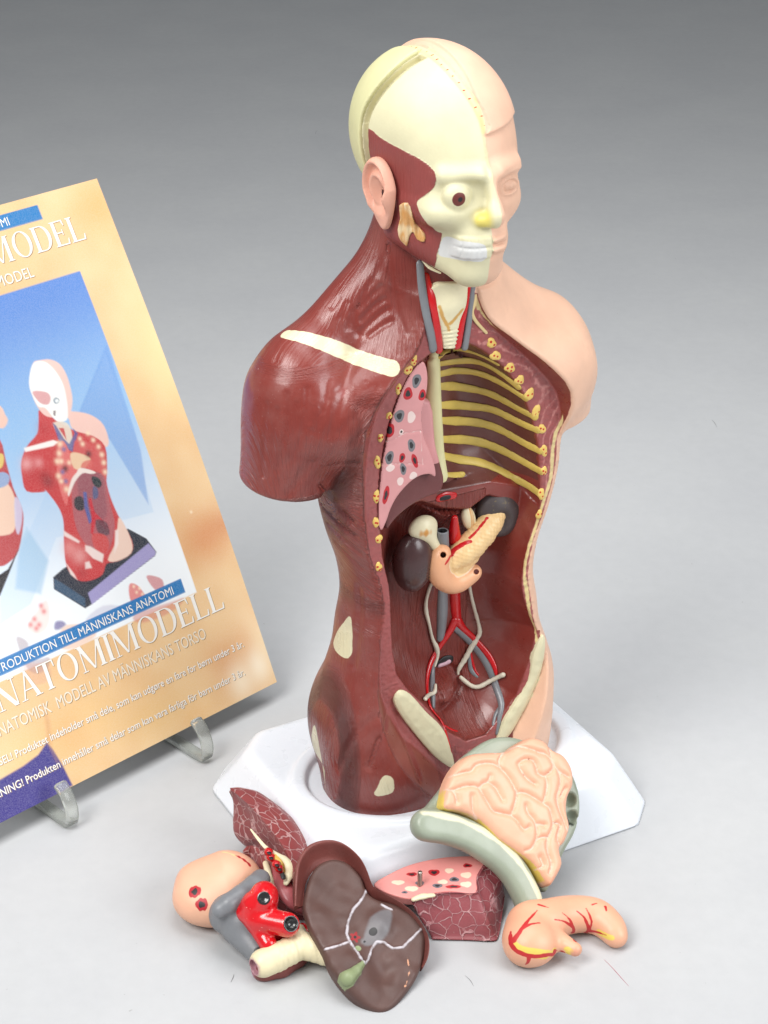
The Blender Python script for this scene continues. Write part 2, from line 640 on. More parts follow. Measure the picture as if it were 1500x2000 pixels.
def f_face(x, y, z):
    d = f_skull(x, y, z)
    X = x - HX
    # closed lids on the skin side, a round bulging eye on the bone side
    d = smin(d, np.where(X > 0, ell(X, y, z, (13.5, -41.3, 357), (7.0, 3.6, 3.6)), 99), 2.2)
    d = smin(d, np.where(X < 0, ell(X, y, z, (-14.5, -42.0, 357), (8.6, 6, 7.4)), 99), 1.2)
    # lids: rim and iris engraved
    ex, ez = X - 14.5, z - 357
    rr = np.sqrt((ex / 1.55) ** 2 + ez ** 2)
    m = (X > 3) & (y < -30)
    d = d + np.where(m, 0.6 * np.exp(-((rr - 2.7) / 0.55) ** 2) + 0.45 * np.exp(-((np.sqrt(ex ** 2 + ez ** 2) - 1.7) / 0.5) ** 2)
                     - 0.7 * np.exp(-((rr - 3.9) / 0.7) ** 2), 0)
    # eyebrow edge
    d = d - np.where(m, 0.45 * np.exp(-((z - 365 + 0.010 * (X - 14) ** 2) / 1.0) ** 2) * sstep(4, 8, X) * sstep(27, 22, X), 0)
    # lips on the skin side
    ml = (y < -36)
    lip = np.exp(-((z - 334.8 - 0.006 * X * X) / 1.5) ** 2) * 1.5 + np.exp(-((z - 329.6) / 1.8) ** 2) * 1.6
    part = np.exp(-((z - 332.3 + 0.004 * X * X) / 0.55) ** 2) * 1.3 + 0.9 * np.exp(-((z - 325.6) / 1.6) ** 2)
    wl = sstep(12.5, 6.5, np.abs(X))
    d = d - np.where(ml & (X > 0.3), wl * (lip - part), 0)
    # philtrum and nose-wing crease
    d = d + np.where(ml & (X > 0), 0.8 * np.exp(-((np.abs(X) - 7.6 - 0.3 * (347 - z)) / 0.9) ** 2) * sstep(337, 342, z) * sstep(351, 348, z), 0)
    # bared teeth on the bone side: a raised band
    tb = sstep(325.5, 326.5, z) * sstep(337.5, 336.5, z) * sstep(16, 14.5, np.abs(X)) * (X < -0.3)
    d = d - np.where(ml, tb * (0.9 - 0.3 * np.exp(-(((X + 0.6) % 2.9 - 1.45) / 0.3) ** 2) - 0.7 * np.exp(-((z - 331.8) / 0.6) ** 2)), 0)
    # sockets of shadow under the cheekbone
    d = d + np.where(X < 0, 2.0 * np.exp(-((z - 338) / 5) ** 2 - ((X + 22) / 6) ** 2), 0) * (y < -10)
    # temple hollow: the temporal muscle
    d = d + np.where(X < 0, 1.6 * np.exp(-((z - 362) / 11) ** 2 - ((y + 16) / 10) ** 2), 0)
    # bone stands a touch lower than skin along the midline; scalp cap with its edge on the forehead
    d = d + np.where(y < 20, 0.9 * sstep(0.8, -0.8, X - seamx(y, z)) * sstep(350, 356, z), 0)
    hair = z - (384 + 0.10 * (X) - 0.35 * np.maximum(0, y + 30))
    d = d - 1.3 * sstep(-0.9, 0.9, hair) * sstep(-0.5, 0.5, X) - 1.3 * sstep(-0.9, 0.9, hair) * sstep(0, 1, y - 14 + 0) * 0
    return d


def f_seam(x, y, z):
    """the open gap between skull front and the loose flap behind, on the bone side"""
    X = x - HX
    gy = 6.5 + 0.00 * X + 0.10 * (z - 376) - 13 * sstep(380, 417, z)
    w = np.abs(y - gy) - 3.0
    deep = -(ell(X, y, z, (0, 3, 375), (31.5, 40.5, 36)))
    s = smax(w, -(-deep), 0.5) if False else np.maximum(w, deep)
    s = np.maximum(s, X - seamx(y, z) + 1)
    s = np.maximum(s, 352 - z)
    return s


def f_cavity(x, y, z):
    p = poly2(x, z, RIM)
    c = poly2(x, z, CHEST)
    a = poly2(x, z, ABD)

    def bowl(dd, w, D, pw=2.0):
        t = np.clip(1 - dd / w, 0, 1)
        return np.where(dd > 0, D * np.power(np.maximum(1 - t ** pw, 0), 0.6), 0)
    dep = bowl(c, 26, 30) * sstep(-48, -30, -np.abs(x) * 0 + z * 0 + 0 * y + 0) + 0 * x
    dep = bowl(c, 26, 30)
    dep2 = bowl(a, 30, 32)
    # pelvis: shallower in the floor, the front lip slopes outward
    dep2 = dep2 * (0.72 + 0.28 * sstep(20, 70, z))
    shelf = np.where(p > 0, np.minimum(14.0, p * 3.0), 0)
    D = np.maximum(smax(dep, dep2, 4.0), shelf * sstep(120, 150, z))
    # the spine column
    sp = np.exp(-((x - 0.5) / 10) ** 2) * 7 * sstep(90, 130, z)
    D = np.where(p > 0, np.maximum(D - sp * (D > 20), 0), 0)
    # bladder mound in the pelvis
    rm = np.sqrt(((x - 5) / 11) ** 2 + ((z - 52) / 8) ** 2)
    D = D - (9 * sstep(1.1, 0.25, rm) - 1.6 * np.exp(-((rm - 1.25) / 0.18) ** 2)) * (p > 0)
    D = np.where(p > 0, np.maximum(D, 0.0), 0)
    return np.maximum(-p, (y - (YC + D)) * 0.75)


def f_torso(x, y, z):
    d = f_bulk(x, y, z)
    # cut plane, only within the opened front
    pc = poly2(x, z, CUT)
    d = smax(d, (YC - np.maximum(0, -pc) * np.where(x > 0, 2.2, 1.1) - y) * np.where(x > 0, 0.45, 0.7), 1.6)
    return smax(d, -f_cavity(x, y, z), 0.8)


CUT = spline([(-26, 272), (-22, 285), (-25, 300), (-27, 320), (0, 328), (9, 320), (7, 300), (11, 283), (24, 269), (41, 252), (56, 233), (60, 212), (61, 190), (64, 165), (64, 130), (64, 100), (60, 78), (50, 50), (36, 24), (24, 8), (4, 4), (-8, 14), (-20, 30),
              (-36, 52), (-47, 78), (-47, 110), (-50, 140), (-54, 170), (-56, 200), (-54, 225), (-48, 245), (-35, 262)], 3, closed=True)


HYAW = math.radians(3)
HC, HS = math.cos(HYAW), math.sin(HYAW)


def hrot(x, y):
    """torso frame to head frame: the head is turned a little further"""
    X = x - HX
    return HX + HC * X + HS * y, -HS * X + HC * y


def f_headneck(x, y, z):
    x, y = hrot(x, y)
    h = f_face(x, y, z)
    h = smax(h, -f_seam(x, y, z), 0.6)
    return h


def f_ear(x, y, z):
    x, y = hrot(x, y)
    # outer ear on the uncovered side, in the ear's own axes: u along y, v along z
    ex, ey, ez = x - (HX - 34.4), y + 7.8, z - 354
    # tilt
    c, s_ = math.cos(0.16), math.sin(0.16)
    v = c * ez + s_ * ey
    u = -s_ * ez + c * ey
    # rise away from the skull towards the back
    wx = -ex - 0.10 * (u + 9)
    g = lambda q: np.exp(-q * q)
    rx = np.where(v > 0, 10.5, 10.5 - 4.6 * np.clip(-v / 19, 0, 1))
    k = np.sqrt(((u - 0.06 * v) / rx) ** 2 + (v / np.where(v > 0, 15.5, 19.5)) ** 2)
    e = (k - 1) * 9.0
    back = sstep(-8, -3, u + 0.3 * v)
    H = 2.0 + 2.0 * g((k - 0.87) / 0.10) * sstep(-13, -7, v) - 1.5 * g((k - 0.66) / 0.10) * sstep(-9, -4, v) * back \
        + 1.3 * g((k - 0.47) / 0.11) * sstep(-9, -5, v) * back - 3.6 * np.exp(-(((u + 1.2) / 4.6) ** 2 + ((v + 3.5) / 7.0) ** 2) ** 1.6) \
        + 2.4 * np.exp(-((u + 7.5) ** 2 / 4 + (v + 3) ** 2 / 14)) + 0.8 * np.exp(-((u - 1) ** 2 / 5 + (v + 12) ** 2 / 5))
    return smax(e, np.maximum((wx - H) * 0.7, -wx - 1.5), 1.0)


HEADTORSO_Z = 318.0


def f_all(x, y, z):
    return smin(f_torso(x, y, z), f_headneck(x, y, z), 3.0)


# ------------------------------------------------------------------ backdrop: one sheet of grey studio paper
def backdrop():
    prof = [(-2600, 0), (-1500, 0), (0, 0), (700, 0), (1500, 0), (2200, 0)]
    R0 = 620
    for i in range(1, 17):
        a = math.pi / 2 * i / 16
        prof.append((2200 + R0 * math.sin(a), R0 - R0 * math.cos(a)))
    prof.append((2200 + R0, 2400))
    xs = np.linspace(-2600, 2600, 9)
    v = [(x, y, z) for (y, z) in prof for x in xs]
    n = len(xs)
    f = [(j * n + i, j * n + i + 1, (j + 1) * n + i + 1, (j + 1) * n + i) for j in range(len(prof) - 1) for i in range(n - 1)]
    k = NT('grey_paper')
    n1 = k.noise(9, 4)
    n2 = k.noise(95, 5, 0.65)
    col = k.mix(k.mapr(n1, 0.3, 0.7), lin((184, 185, 187)), lin((189, 190, 191)))
    col = k.mix(k.mapr(n2, 0.35, 0.75, 0, 0.12), col, lin((150, 152, 154)))
    # a few dust specks and scuffs on the paper
    sp = k.mapr(k.noise(260, 2, 0.5), 0.745, 0.775)
    sp = k.math('MULTIPLY', sp, k.mapr(k.noise(17, 2), 0.5, 0.6))
    col = k.mix(k.math('MULTIPLY', sp, 0.35), col, lin((110, 105, 100)))
    k.l(col, k.b.inputs['Base Color'])
    k.b.inputs['Roughness'].default_value = 0.62
    k.b.inputs['Specular IOR Level'].default_value = 0.3
    k.l(k.bump(k.noise(700, 3), 0.0001, 0.5), k.b.inputs['Normal'])
    o = make_mesh('backdrop', v, f, k.m)
    o['kind'] = 'structure'
    return o


backdrop()

# ------------------------------------------------------------------ the white stand
def stand():
    t = thing('display_stand', 'white plastic stand with cut corners and a round socket under the torso', 'display stand', (0, 0, 0))
    f = STANDF
    white = paint('white_plastic', (226, 230, 236), rough=0.3, mottle=0.0, grain=300, wobble=0, coat=0.0)
    build('base', f, (-130, -115, -27), (130, 115, 13), 1.6, white, t)
    return t


SW, SD = 109.0, 83.0
ST = 7.0      # the stand's top in the torso's frame


def STANDF(x, y, z):
    # chamfered rectangle that narrows towards the top
    z = z - ST
    yc, y = y, y - 7
    g = 16 * (-z / 32.0)
    ax, ay = np.abs(x - 0) - (SW - 16 + g), np.abs(y) - (SD - 16 + g)
    ch = (np.abs(x) + np.abs(y)) * 0.7071 - (SW + SD - 32 + 2 * g - 17) * 0.7071
    e = smax(smax(ax, ay, 3), ch, 3) * 0.87
    d = smax(e, z, 5)
    d = np.maximum(d, -32 - z)
    # ring round the socket, and the socket
    y = yc
    k = np.sqrt((x / 83) ** 2 + (y / 53) ** 2)
    rr = (k - 1) * 62
    ring = np.sqrt(np.maximum(np.abs(rr) - 1.5, 0) ** 2 + z ** 2) - 2.2
    d = smin(d, ring, 2.0)
    k2 = (np.sqrt((x / 78) ** 2 + (y / 48) ** 2) - 1) * 60
    d = smax(d, -np.maximum(k2, -z - 2.2), 1.5)
    return d


stand()

# ------------------------------------------------------------------ picking: where a line of sight meets the shape, in the torso's frame
def bvh_of(f, lo, hi, h):
    v, q = nets(f, lo, hi, h)
    v = settle(f, v, 2, h * 0.25, h)
    return BVHTree.FromPolygons([tuple(p) for p in v], [tuple(int(i) for i in a) for a in q])


def pick(tree, px, py):
    c0 = w2l(CAM)
    d = w2l(CAM + ray(px, py)) - c0
    d = d / np.linalg.norm(d)
    h = tree.ray_cast(Vector(c0), Vector(d))
    if h[0] is None:
        n = tree.find_nearest(Vector(c0 + d * (-c0[1] / d[1])))
        return np.array(n[0])
    return np.array(h[0])


def picks(tree, pts):
    return [pick(tree, *p) for p in pts]


TT = bvh_of(f_torso, (-125, -60, -14), (125, 62, 352), 2.4)
TH = bvh_of(f_headneck, (-52, -66, 296), (45, 56, 424), 1.6)

MUSCLE = (126, 50, 42)
BONE = (218, 211, 176)
SKIN = (226, 182, 154)
YELLOW = (224, 196, 112)
OCHRE = (196, 168, 78)
VEIN = (122, 124, 128)
ARTERY = (196, 14, 22)
BLACK = (30, 28, 30)

def wire3(pts, r):
    return [tuple(p) for p in pts]


# grooves and ridges modelled into the muscle: (points in the photograph, width mm, depth mm, + groove / - ridge)
GROOVES = [
    ([(757, 480), (735, 540), (700, 590), (690, 640), (705, 655)], 1.0, 0.9),
    ([(757, 480), (765, 550), (775, 610), (795, 660)], 1.6, 1.0),
    ([(690, 690), (672, 760), (652, 830), (642, 852)], 3.0, 0.9),
    ([(606, 905), (585, 935), (562, 968)], 2.4, 0.9),
    ([(735, 760), (700, 800), (668, 845)], 2.4, 0.7), ([(640, 745), (632, 800), (618, 845)], 2.2, 0.6),
    ([(600, 760), (596, 830), (570, 900)], 1.1, 0.6), ([(560, 770), (556, 850), (540, 920)], 1.1, 0.6), ([(520, 790), (515, 860), (512, 930)], 1.1, 0.6),
    ([(540, 800), (530, 880), (530, 930)], 0.8, 0.5), ([(580, 790), (575, 860), (560, 910)], 0.8, 0.5),
    ([(750, 800), (715, 840), (690, 866)], 2.2, 0.6),
    ([(720, 900), (680, 905), (640, 912)], 1.0, 0.5),
    ([(705, 600), (722, 580), (745, 560)], 0.9, 0.9), ([(706, 625), (728, 600), (750, 585)], 0.9, 0.9),
    ([(710, 645), (735, 620), (757, 605)], 0.9, 0.9), ([(722, 655), (745, 638), (765, 628)], 0.9, 0.8),
    ([(650, 600), (665, 580)], 0.8, 0.6), ([(667, 622), (680, 585)], 0.8, 0.6), ([(680, 640), (690, 600)], 0.8, 0.6),
    ([(625, 950), (660, 990), (690, 1020)], 1.8, 1.2), ([(625, 985), (660, 1020), (695, 1050)], 1.8, 1.2),
    ([(640, 1025), (670, 1050), (700, 1080)], 1.8, 1.0), ([(655, 1060), (685, 1090), (705, 1110)], 1.6, 0.8),
    ([(700, 905), (705, 960), (708, 1020)], 1.2, 0.5),
    ([(768, 1370), (745, 1430), (720, 1500)], 2.0, 1.2), ([(768, 1380), (790, 1440), (820, 1520)], 2.0, 1.2),
    ([(700, 1150), (700, 1230), (690, 1300)], 2.5, 0.9), ([(775, 1390), (830, 1450), (870, 1510)], 2.0, 1.0),
    ([(735, 1400), (690, 1440), (660, 1500)], 2.5, 0.9),
    ([(790, 470), (800, 500), (825, 520)], 1.2, 0.8),
]



def eased(P, n=6):
    P = np.array(P)
    for _ in range(n):
        P[1:-1] = (P[:-2] + 2 * P[1:-1] + P[2:]) / 4
    return [tuple(q) for q in P]


GR3 = [(eased(picks(TT, spline(g[0], 5)))[::2], max(g[1], 1.5), g[2]) for g in GROOVES]


def emboss(d, x, y, z, strokes):
    for pts, w, dep in strokes:
        a = np.array(pts)
        lo, hi = a.min(0) - 3.2 * w, a.max(0) + 3.2 * w
        m = (x > lo[0]) & (x < hi[0]) & (y > lo[1]) & (y < hi[1]) & (z > lo[2]) & (z < hi[2])
        if not m.any():
            continue
        t = tube(x[m], y[m], z[m], pts, 0.0)
        d[m] += dep * np.exp(-(t / w) ** 2)
    return d


def f_torso2(x, y, z):
    d = f_torso(x, y, z)
    d = emboss(np.array(d), x, y, z, GR3)
    # stippled cut face
    m = (np.abs(y - YC) < 4) & (d < 3) & (d > -3)
    if m.any():
        d[m] += 0.38 * (vnoise(x[m] * 0.85, y[m] * 0.3, z[m] * 0.85) - 0.5) * sstep(3, 1, np.abs(y[m] - YC))
    return d


# painted regions, traced on the surface
def cyl(x, y):
    return np.arctan2(x, -(y - 6)) * 60


def cpoly(tree, pts, n=4):
    q = np.array(picks(tree, pts))
    return spline(list(zip(cyl(q[:, 0], q[:, 1]), q[:, 2])), n, closed=True)


L_CLAV = [tuple(q) for q in picks(TT, spline([(558, 652), (600, 661), (655, 680), (710, 703), (764, 719)], 5))]
P_HIP1 = cpoly(TT, [(685, 1205), (668, 1220), (652, 1250), (655, 1270), (680, 1286), (688, 1255)])
P_HIP2 = cpoly(TT, [(614, 1415), (624, 1460), (632, 1510), (638, 1556), (624, 1535), (614, 1500), (612, 1460)])
P_THIGH = cpoly(TT, [(755, 1514), (768, 1522), (769, 1543), (758, 1552), (732, 1553), (738, 1535), (745, 1520)])
P_ILL = spline([tuple(atl(px, py, YC)[[0, 2]]) for px, py in [(778, 1348), (800, 1355), (830, 1388), (862, 1420), (876, 1450), (887, 1492), (880, 1499), (850, 1478), (820, 1445), (785, 1400), (769, 1368)]], 4, closed=True)
P_ILR = spline([tuple(atl(px, py, YC)[[0, 2]]) for px, py in [(1056, 1242), (1064, 1250), (1058, 1300), (1040, 1350), (1015, 1400), (990, 1440), (970, 1450), (982, 1410), (1000, 1380), (1030, 1330), (1040, 1280)]], 4, closed=True)


def torso_layers(x, y, z):
    L = {}
    fb = f_bulk(x, y, z)
    p = poly2(x, z, CUT)
    onplane = 1.0 - np.abs(y - YC - 0.2)
    cav = poly2(x, z, RIM)
    cut = np.minimum(np.minimum(-1.0 - fb, 1.3 - np.abs(y - YC)), x * 0 + 9)
    L['cut'] = np.minimum(cut, 6) * 1.0
    # skin: the covered half
    xb = np.interp(z, [-12, 20, 60, 90, 270, 290, 320, 345], [20, 35, 53, 0, 0, 4, 7, 0])
    xb = np.where(y > 0, 0, xb)
    inside = np.where(cav > 1.0, -5.0, 5.0) * (y < 30)
    L['skin'] = np.where((cav > np.where((z < 88) & (x > 20), -1.6, 0.5)) & (y < 28), -3.0, np.minimum(x - xb, np.where((z < 86) & (x > 25), 9.0, fb + 1.6)))
    # fascia lines just inside the skin's cut edge
    r = np.where((x > 2) & (z > 78) & (cut > -1.5), 1.0, -1.0) * 3
    L['fascia'] = np.minimum(r, 0.75 - np.abs(fb + 3.0 + 0.25 * np.sin(z * 0.2)))
    L['line'] = np.minimum(np.where((x > 8) & (z > 110) & (z < 290) & (cut > 0.2), 3.0, -3.0), 0.22 - np.abs(((-fb + 0.5 * np.sin(z * 0.33)) % 2.9) - 1.45))
    u = cyl(x, y)
    L['bone'] = np.maximum.reduce([np.where(fb > -3, poly2(u, z, q), -5) for q in (P_HIP1, P_HIP2, P_THIGH)] + [-tube(x, y, z, L_CLAV, list(np.interp(np.arange(21), [0, 5, 10, 20], [3.0, 3.6, 4.0, 4.4])))])
    L['ili'] = np.where((y < YC + 9) | (fb > -2.5), np.maximum(poly2(x, z, P_ILL), poly2(x, z, P_ILR)), -3)
    # between the ribs
    c = poly2(x, z, CHEST)
    L['chest'] = np.where(y > YC + 2.5, np.minimum(c + 1, np.minimum(x + 6, z - 181 + 0.0 * x)), -3)
    # fibres
    ang = lambda cx, cz: np.arctan2(x - cx, z - cz)
    fu = np.zeros_like(x)
    fv = np.zeros_like(x)
    fm = np.zeros_like(x)
    ext = (fb > -0.9)
    delt = sstep(-62, -70, x + 0 * z) * sstep(268, 258, z) * ext
    pec = sstep(-70, -62, x) * sstep(-22, -30, x) * sstep(190, 205, z) * sstep(262, 250, z) * ext * (y < 0)
    neck = sstep(262, 272, z) * sstep(5, -2, x) * ext
    side = sstep(205, 190, z) * sstep(120, 135, z) * ext * (x < 0)
    hip = sstep(128, 110, z) * ext * (x < 25)
    inn = (y > YC + 2) * (cav > 0) * (z < 178) + (cav <= 0) * (z < 32) * (np.abs(x - 10) < 22) * (y < -8)
    fu += delt * ang(-94, 150) * 46 + pec * ang(-84, 222) * 30
    fu += neck * (u * 0.55 + z * 0.12) + side * (z * 0.5 + u * 0.28) + hip * (u * 0.55 + z * 0.08) + inn * (x * 1.1 + (z - 100) * 0.05 * np.sign(x))
    fv += (delt + pec) * z * 0.03 + neck * z * 0.03 + side * u * 0.03 + hip * z * 0.03 + inn * z * 0.02
    fm += delt * sstep(256, 232, z) * 0.9 + pec * 1.0 + neck * 0.35 + side * 0.8 + hip * 0.32 + inn * 0.75
    L['fu'], L['fv'], L['fm'] = fu, fv, fm * (x < 24)
    return L


m_torso = paint('painted_torso', MUSCLE,
                [('chest', (98, 48, 42)), ('cut', (152, 76, 74), 0.5), ('line', (196, 128, 122), 0.35), ('bone', BONE), ('skin', SKIN),
                 ('fascia', (218, 196, 140), 0.3), ('ili', BONE)],
                rough=0.31, specks=0.5, fibre=True, coat=0.25, roughs={'skin': 0.52, 'cut': 0.5, 'chest': 0.5, 'ili': 0.5})
model = thing('anatomical_torso', 'painted human torso model, half muscle half skin, opened chest and belly, in white stand', 'anatomical model', (0, 0, 25))
build('torso_body', f_torso2, (-125, -60, -14), (115, 62, 350), 1.0, m_torso, model, layers=torso_layers)


# ---- head paint
def hcoord(x, y, z):
    a, b = hrot(x, y)
    return a - HX, b, z


def hc2(p):
    X, Y, Z = hcoord(np.array([p[0]]), np.array([p[1]]), np.array([p[2]]))
    return float(np.arctan2(X[0], -Y[0] + 6) * 42), float(Z[0])


def hpoly(pts, n=4, closed=True):
    return spline([hc2(q) for q in picks(TH, pts)], n, closed=closed)


H_BONE = spline([hc2(q) for q in picks(TH, [(730, 257), (742, 268), (780, 290), (822, 312), (848, 335), (850, 360), (838, 376), (818, 390),
                 (815, 402), (828, 428), (850, 450), (864, 456), (858, 480), (853, 508), (862, 530), (882, 544)])], 3)
H_BONE = [q for q in H_BONE if q[0] < -19 or q[1] > 334]
H_BONE = H_BONE + [(-22, 318), (-18, 309), (-6, 300), (30, 296), (30, 440), (-100, 440), (-100, H_BONE[0][1] + 3)]
H_TEETH = hpoly([(866, 464), (900, 470), (946, 478), (946, 508), (915, 510), (880, 504), (857, 496)])
H_MASS = hpoly([(790, 385), (820, 395), (826, 430), (848, 455), (842, 500), (850, 530), (830, 500), (800, 450)])
H_EYE = pick(TH, 897, 390)
H_YEL = pick(TH, 943, 430)
H_NOSE = pick(TH, 958, 462)
TICKS = [(905, 165), (898, 153), (888, 150), (880, 140), (912, 178), (925, 196), (932, 210), (938, 225), (944, 240), (948, 258), (868, 128), (850, 115)]


def head_layers(x, y, z):
    X, Y, Z = hcoord(x, y, z)
    u = np.arctan2(X, -Y + 6) * 42
    L = {}
    b = poly2(u, z, H_BONE)
    bk = np.minimum(-X + 2, np.minimum(Y - 4, z - 352))
    L['bone'] = np.maximum(b, bk)
    L['teeth'] = np.where((Y < -25) & (X < 1), poly2(u, z, H_TEETH), -3)
    w = 3.4 * np.clip((z - 384) / 16, 0, 1) * np.where(Y < 0, 1, 0.6)
    X = X - seamx(Y, z)
    L['skin'] = np.minimum(X - np.where(z > 383, w, 0.3), 6)
    L['band'] = np.where(z > 384, np.minimum(X + 0.5 + 2.2 * (Y > 4), w - X), -3)
    d = np.sqrt((x - H_EYE[0]) ** 2 + (y - H_EYE[1]) ** 2 + (z - H_EYE[2]) ** 2)
    L['iris'] = 3.4 - d
    L['pupil'] = 1.3 - np.sqrt((x - H_EYE[0] - 0.5) ** 2 + (y - H_EYE[1]) ** 2 + (z - H_EYE[2]) ** 2)
    d = np.sqrt((x - H_YEL[0]) ** 2 + (y - H_YEL[1]) ** 2 + (z - H_YEL[2]) ** 2)
    L['yellow'] = np.where(X < 0, 5.0 - d, -3)
    # red stitches along the band
    arc = np.arctan2(-Y, z - 374) * 46
    t = (arc + 200) % 5.0 - 2.5
    L['tick'] = np.where((L['band'] > 0) & (X < 3), np.minimum(0.38 - np.abs(t), 0.75 - np.abs(X - 1.0 - 0.3 * np.sin(arc))), -1)
    L['fu'] = u * 0.7
    L['fv'] = z * 0.03
    L['fm'] = 0.3 * (b < 0) * (X < 0) * (Y < 10)
    return L


m_head = paint('painted_head', (144, 68, 64),
               [('bone', (216, 210, 174)), ('yellow', (226, 210, 110), 2.5), ('teeth', (216, 216, 214)), ('skin', (227, 183, 156)),
                ('band', (216, 212, 160)), ('iris', (105, 42, 38)), ('pupil', BLACK), ('tick', (190, 60, 40), 0.15)],
               rough=0.46, specks=0.2, fibre=True, wobble=0.35, roughs={'skin': 0.55, 'bone': 0.5, 'teeth': 0.5})
build('head', f_headneck, (-52, -66, 303), (42, 56, 424), 0.8, m_head, model, layers=head_layers)
m_skin = paint('skin_paint', (220, 164, 142), rough=0.5)
build('ear', f_ear, (-64, -36, 328), (-28, 18, 376), 0.6, m_skin, model)


# the loose flap of skull behind the seam
def f_flap(x, y, z):
    a, b = hrot(x, y)
    X = a - HX
    d = ell(X, b, z, (0.0, 3.0, 375.0), (37.6, 47.2, 42.4))
    d = smax(d, -ell(X, b, z, (0, 3, 374.5), (35, 44, 40)), 0.5)
    gy = 9.6 + 0.10 * (z - 376) - 13 * sstep(380, 417, z)
    d = smax(d, gy - b, 0.8)
    d = smax(d, X + 1.5 - seamx(b, z), 0.8)
    d = smax(d, 350 + 0.25 * (b - 10) - z, 1.0)
    return d


m_bone = paint('bone_paint', (212, 208, 160), rough=0.5, mottle=0.04)
build('skull_flap', f_flap, (-52, -10, 345), (10, 58, 424), 0.9, m_bone, model)
# ------------------------------------------------------------------ what is inside the opened front
m_yel = paint('yellow_bone', (226, 192, 104), [('dot', (190, 40, 24), 0.12)], rough=0.45, wobble=0.3)
m_rib = paint('rib_paint', (208, 182, 92), rough=0.5, mottle=0.16)
m_spine = paint('spine_paint', (222, 216, 166), rough=0.48)
m_red = paint('artery_paint', ARTERY, rough=0.22, mottle=0.15, coat=0.4)
m_grey = paint('vein_paint', VEIN, [('hole', BLACK, 0.3)], rough=0.4, mottle=0.1)
m_vein = paint('blue_grey_paint', VEIN, rough=0.35, mottle=0.1, coat=0.2)
m_cream = paint('cream_paint', (226, 216, 182), rough=0.4)
m_nerve = paint('cream_cord_paint', (212, 205, 186), rough=0.45, mottle=0.12)
m_black = paint('black_paint', BLACK, rough=0.5)

F_TO = f_torso2


def nrm_of(p, f=None, e=0.6):
    f = f or f_torso
    g = []
    for i in range(3):
        a, b = np.array(p, float), np.array(p, float)
        a[i] += e
        b[i] -= e
        g.append(float(f(*[np.array([v], F4) for v in a])[0] - f(*[np.array([v], F4) for v in b])[0]))
    g = np.array(g)
    return g / (np.linalg.norm(g) + 1e-9)


def strand(name, px, r, mat, parent, flat=0.55, lift=0.0, tree=None, h=0.6, n=4, f=None, layers=None, wob=0.0, group=None):
    """a cord or strip lying on the torso along a line traced in the photograph"""
    P = picks(tree or TT, spline(px, n))
    rs = r if not np.isscalar(r) else [r] * len(px)
    rr = np.interp(np.linspace(0, 1, len(P)), np.linspace(0, 1, len(rs)), rs)
    N = [nrm_of(p, f) for p in P]
    # smooth the path
    P = np.array(P)
    for _ in range(2):
        P[1:-1] = (P[:-2] + 2 * P[1:-1] + P[2:]) / 4
    N = np.array(N)
    for _ in range(3):
        N[1:-1] = (N[:-2] + 2 * N[1:-1] + N[2:]) / 4
    return sweep(name, P + N * lift, rr, N, flat, mat, parent, wob)


def sweep(name, P, rr, N, flat, mat, parent, wob=0.0, seg=12, local=True, attrs=None):
    n = len(P)
    T = np.gradient(P, axis=0)
    T /= np.linalg.norm(T, axis=1)[:, None] + 1e-9
    Bn = np.cross(T, N)
    Bn /= np.linalg.norm(Bn, axis=1)[:, None] + 1e-9
    N2 = np.cross(Bn, T)
    V, F = [], []
    ends = [(-1, 0.0), (-0.8, 0.62), (-0.35, 0.93)]
    rows = []
    for k, (o, s) in enumerate(ends):
        rows.append((P[0] + T[0] * rr[0] * o, max(s, 0.02), 0))
    for i in range(n):
        rows.append((P[i], 1.0, i))
    for k, (o, s) in enumerate(reversed(ends)):
        rows.append((P[-1] - T[-1] * rr[-1] * o, max(s, 0.02), n - 1))
    rnd = random.Random(len(name) * 7 + n)
    for c, s, i in rows:
        w = 1 + wob * (rnd.random() - 0.5)
        for j in range(seg):
            a = 2 * math.pi * j / seg
            V.append(c + Bn[i] * math.cos(a) * rr[i] * s * w + N2[i] * math.sin(a) * rr[i] * s * flat * w)
    R = len(rows)
    for k in range(R - 1):
        for j in range(seg):
            j2 = (j + 1) % seg
            F.append((k * seg + j, k * seg + j2, (k + 1) * seg + j2, (k + 1) * seg + j))
    V = np.array(V)
    return make_mesh(name, l2w(V) if local else V, np.array(F)[:, ::-1].copy(), mat, parent)


def zz(pts):
    return [(720 + 0.3067 * a, 520 + 0.3067 * b) for a, b in pts]


RIBS = [
    [(440, 585), (480, 548), (560, 526), (650, 542), (740, 577), (820, 622)],
    [(442, 622), (560, 602), (680, 602), (780, 642), (870, 702), (950, 765)],
    [(440, 690), (520, 668), (600, 664), (700, 678), (800, 718), (900, 776), (995, 838)],
    [(438, 765), (520, 762), (640, 777), (760, 804), (860, 852), (960, 910), (1055, 955)],
    [(445, 885), (540, 882), (660, 892), (780, 908), (880, 952), (980, 1002), (1070, 1040)],
    [(455, 982), (560, 985), (680, 992), (800, 1022), (900, 1072), (1000, 1130), (1088, 1172)],
    [(465, 1102), (580, 1102), (700, 1117), (820, 1157), (920, 1207), (1020, 1262), (1090, 1302)],
    [(475, 1207), (580, 1232), (700, 1247), (820, 1292), (920, 1347), (1020, 1397), (1085, 1445)],
    [(482, 1327), (540, 1331), (600, 1326)],
]
for i, R_ in enumerate(RIBS):
    w = [2.0, 2.6, 2.4, 2.3, 2.3, 2.3] if i not in (0, 8) else [1.3, 1.6, 1.7, 1.5]
    strand('rib', zz(R_), w, m_rib, model, flat=0.3, lift=0.25, wob=0.12)

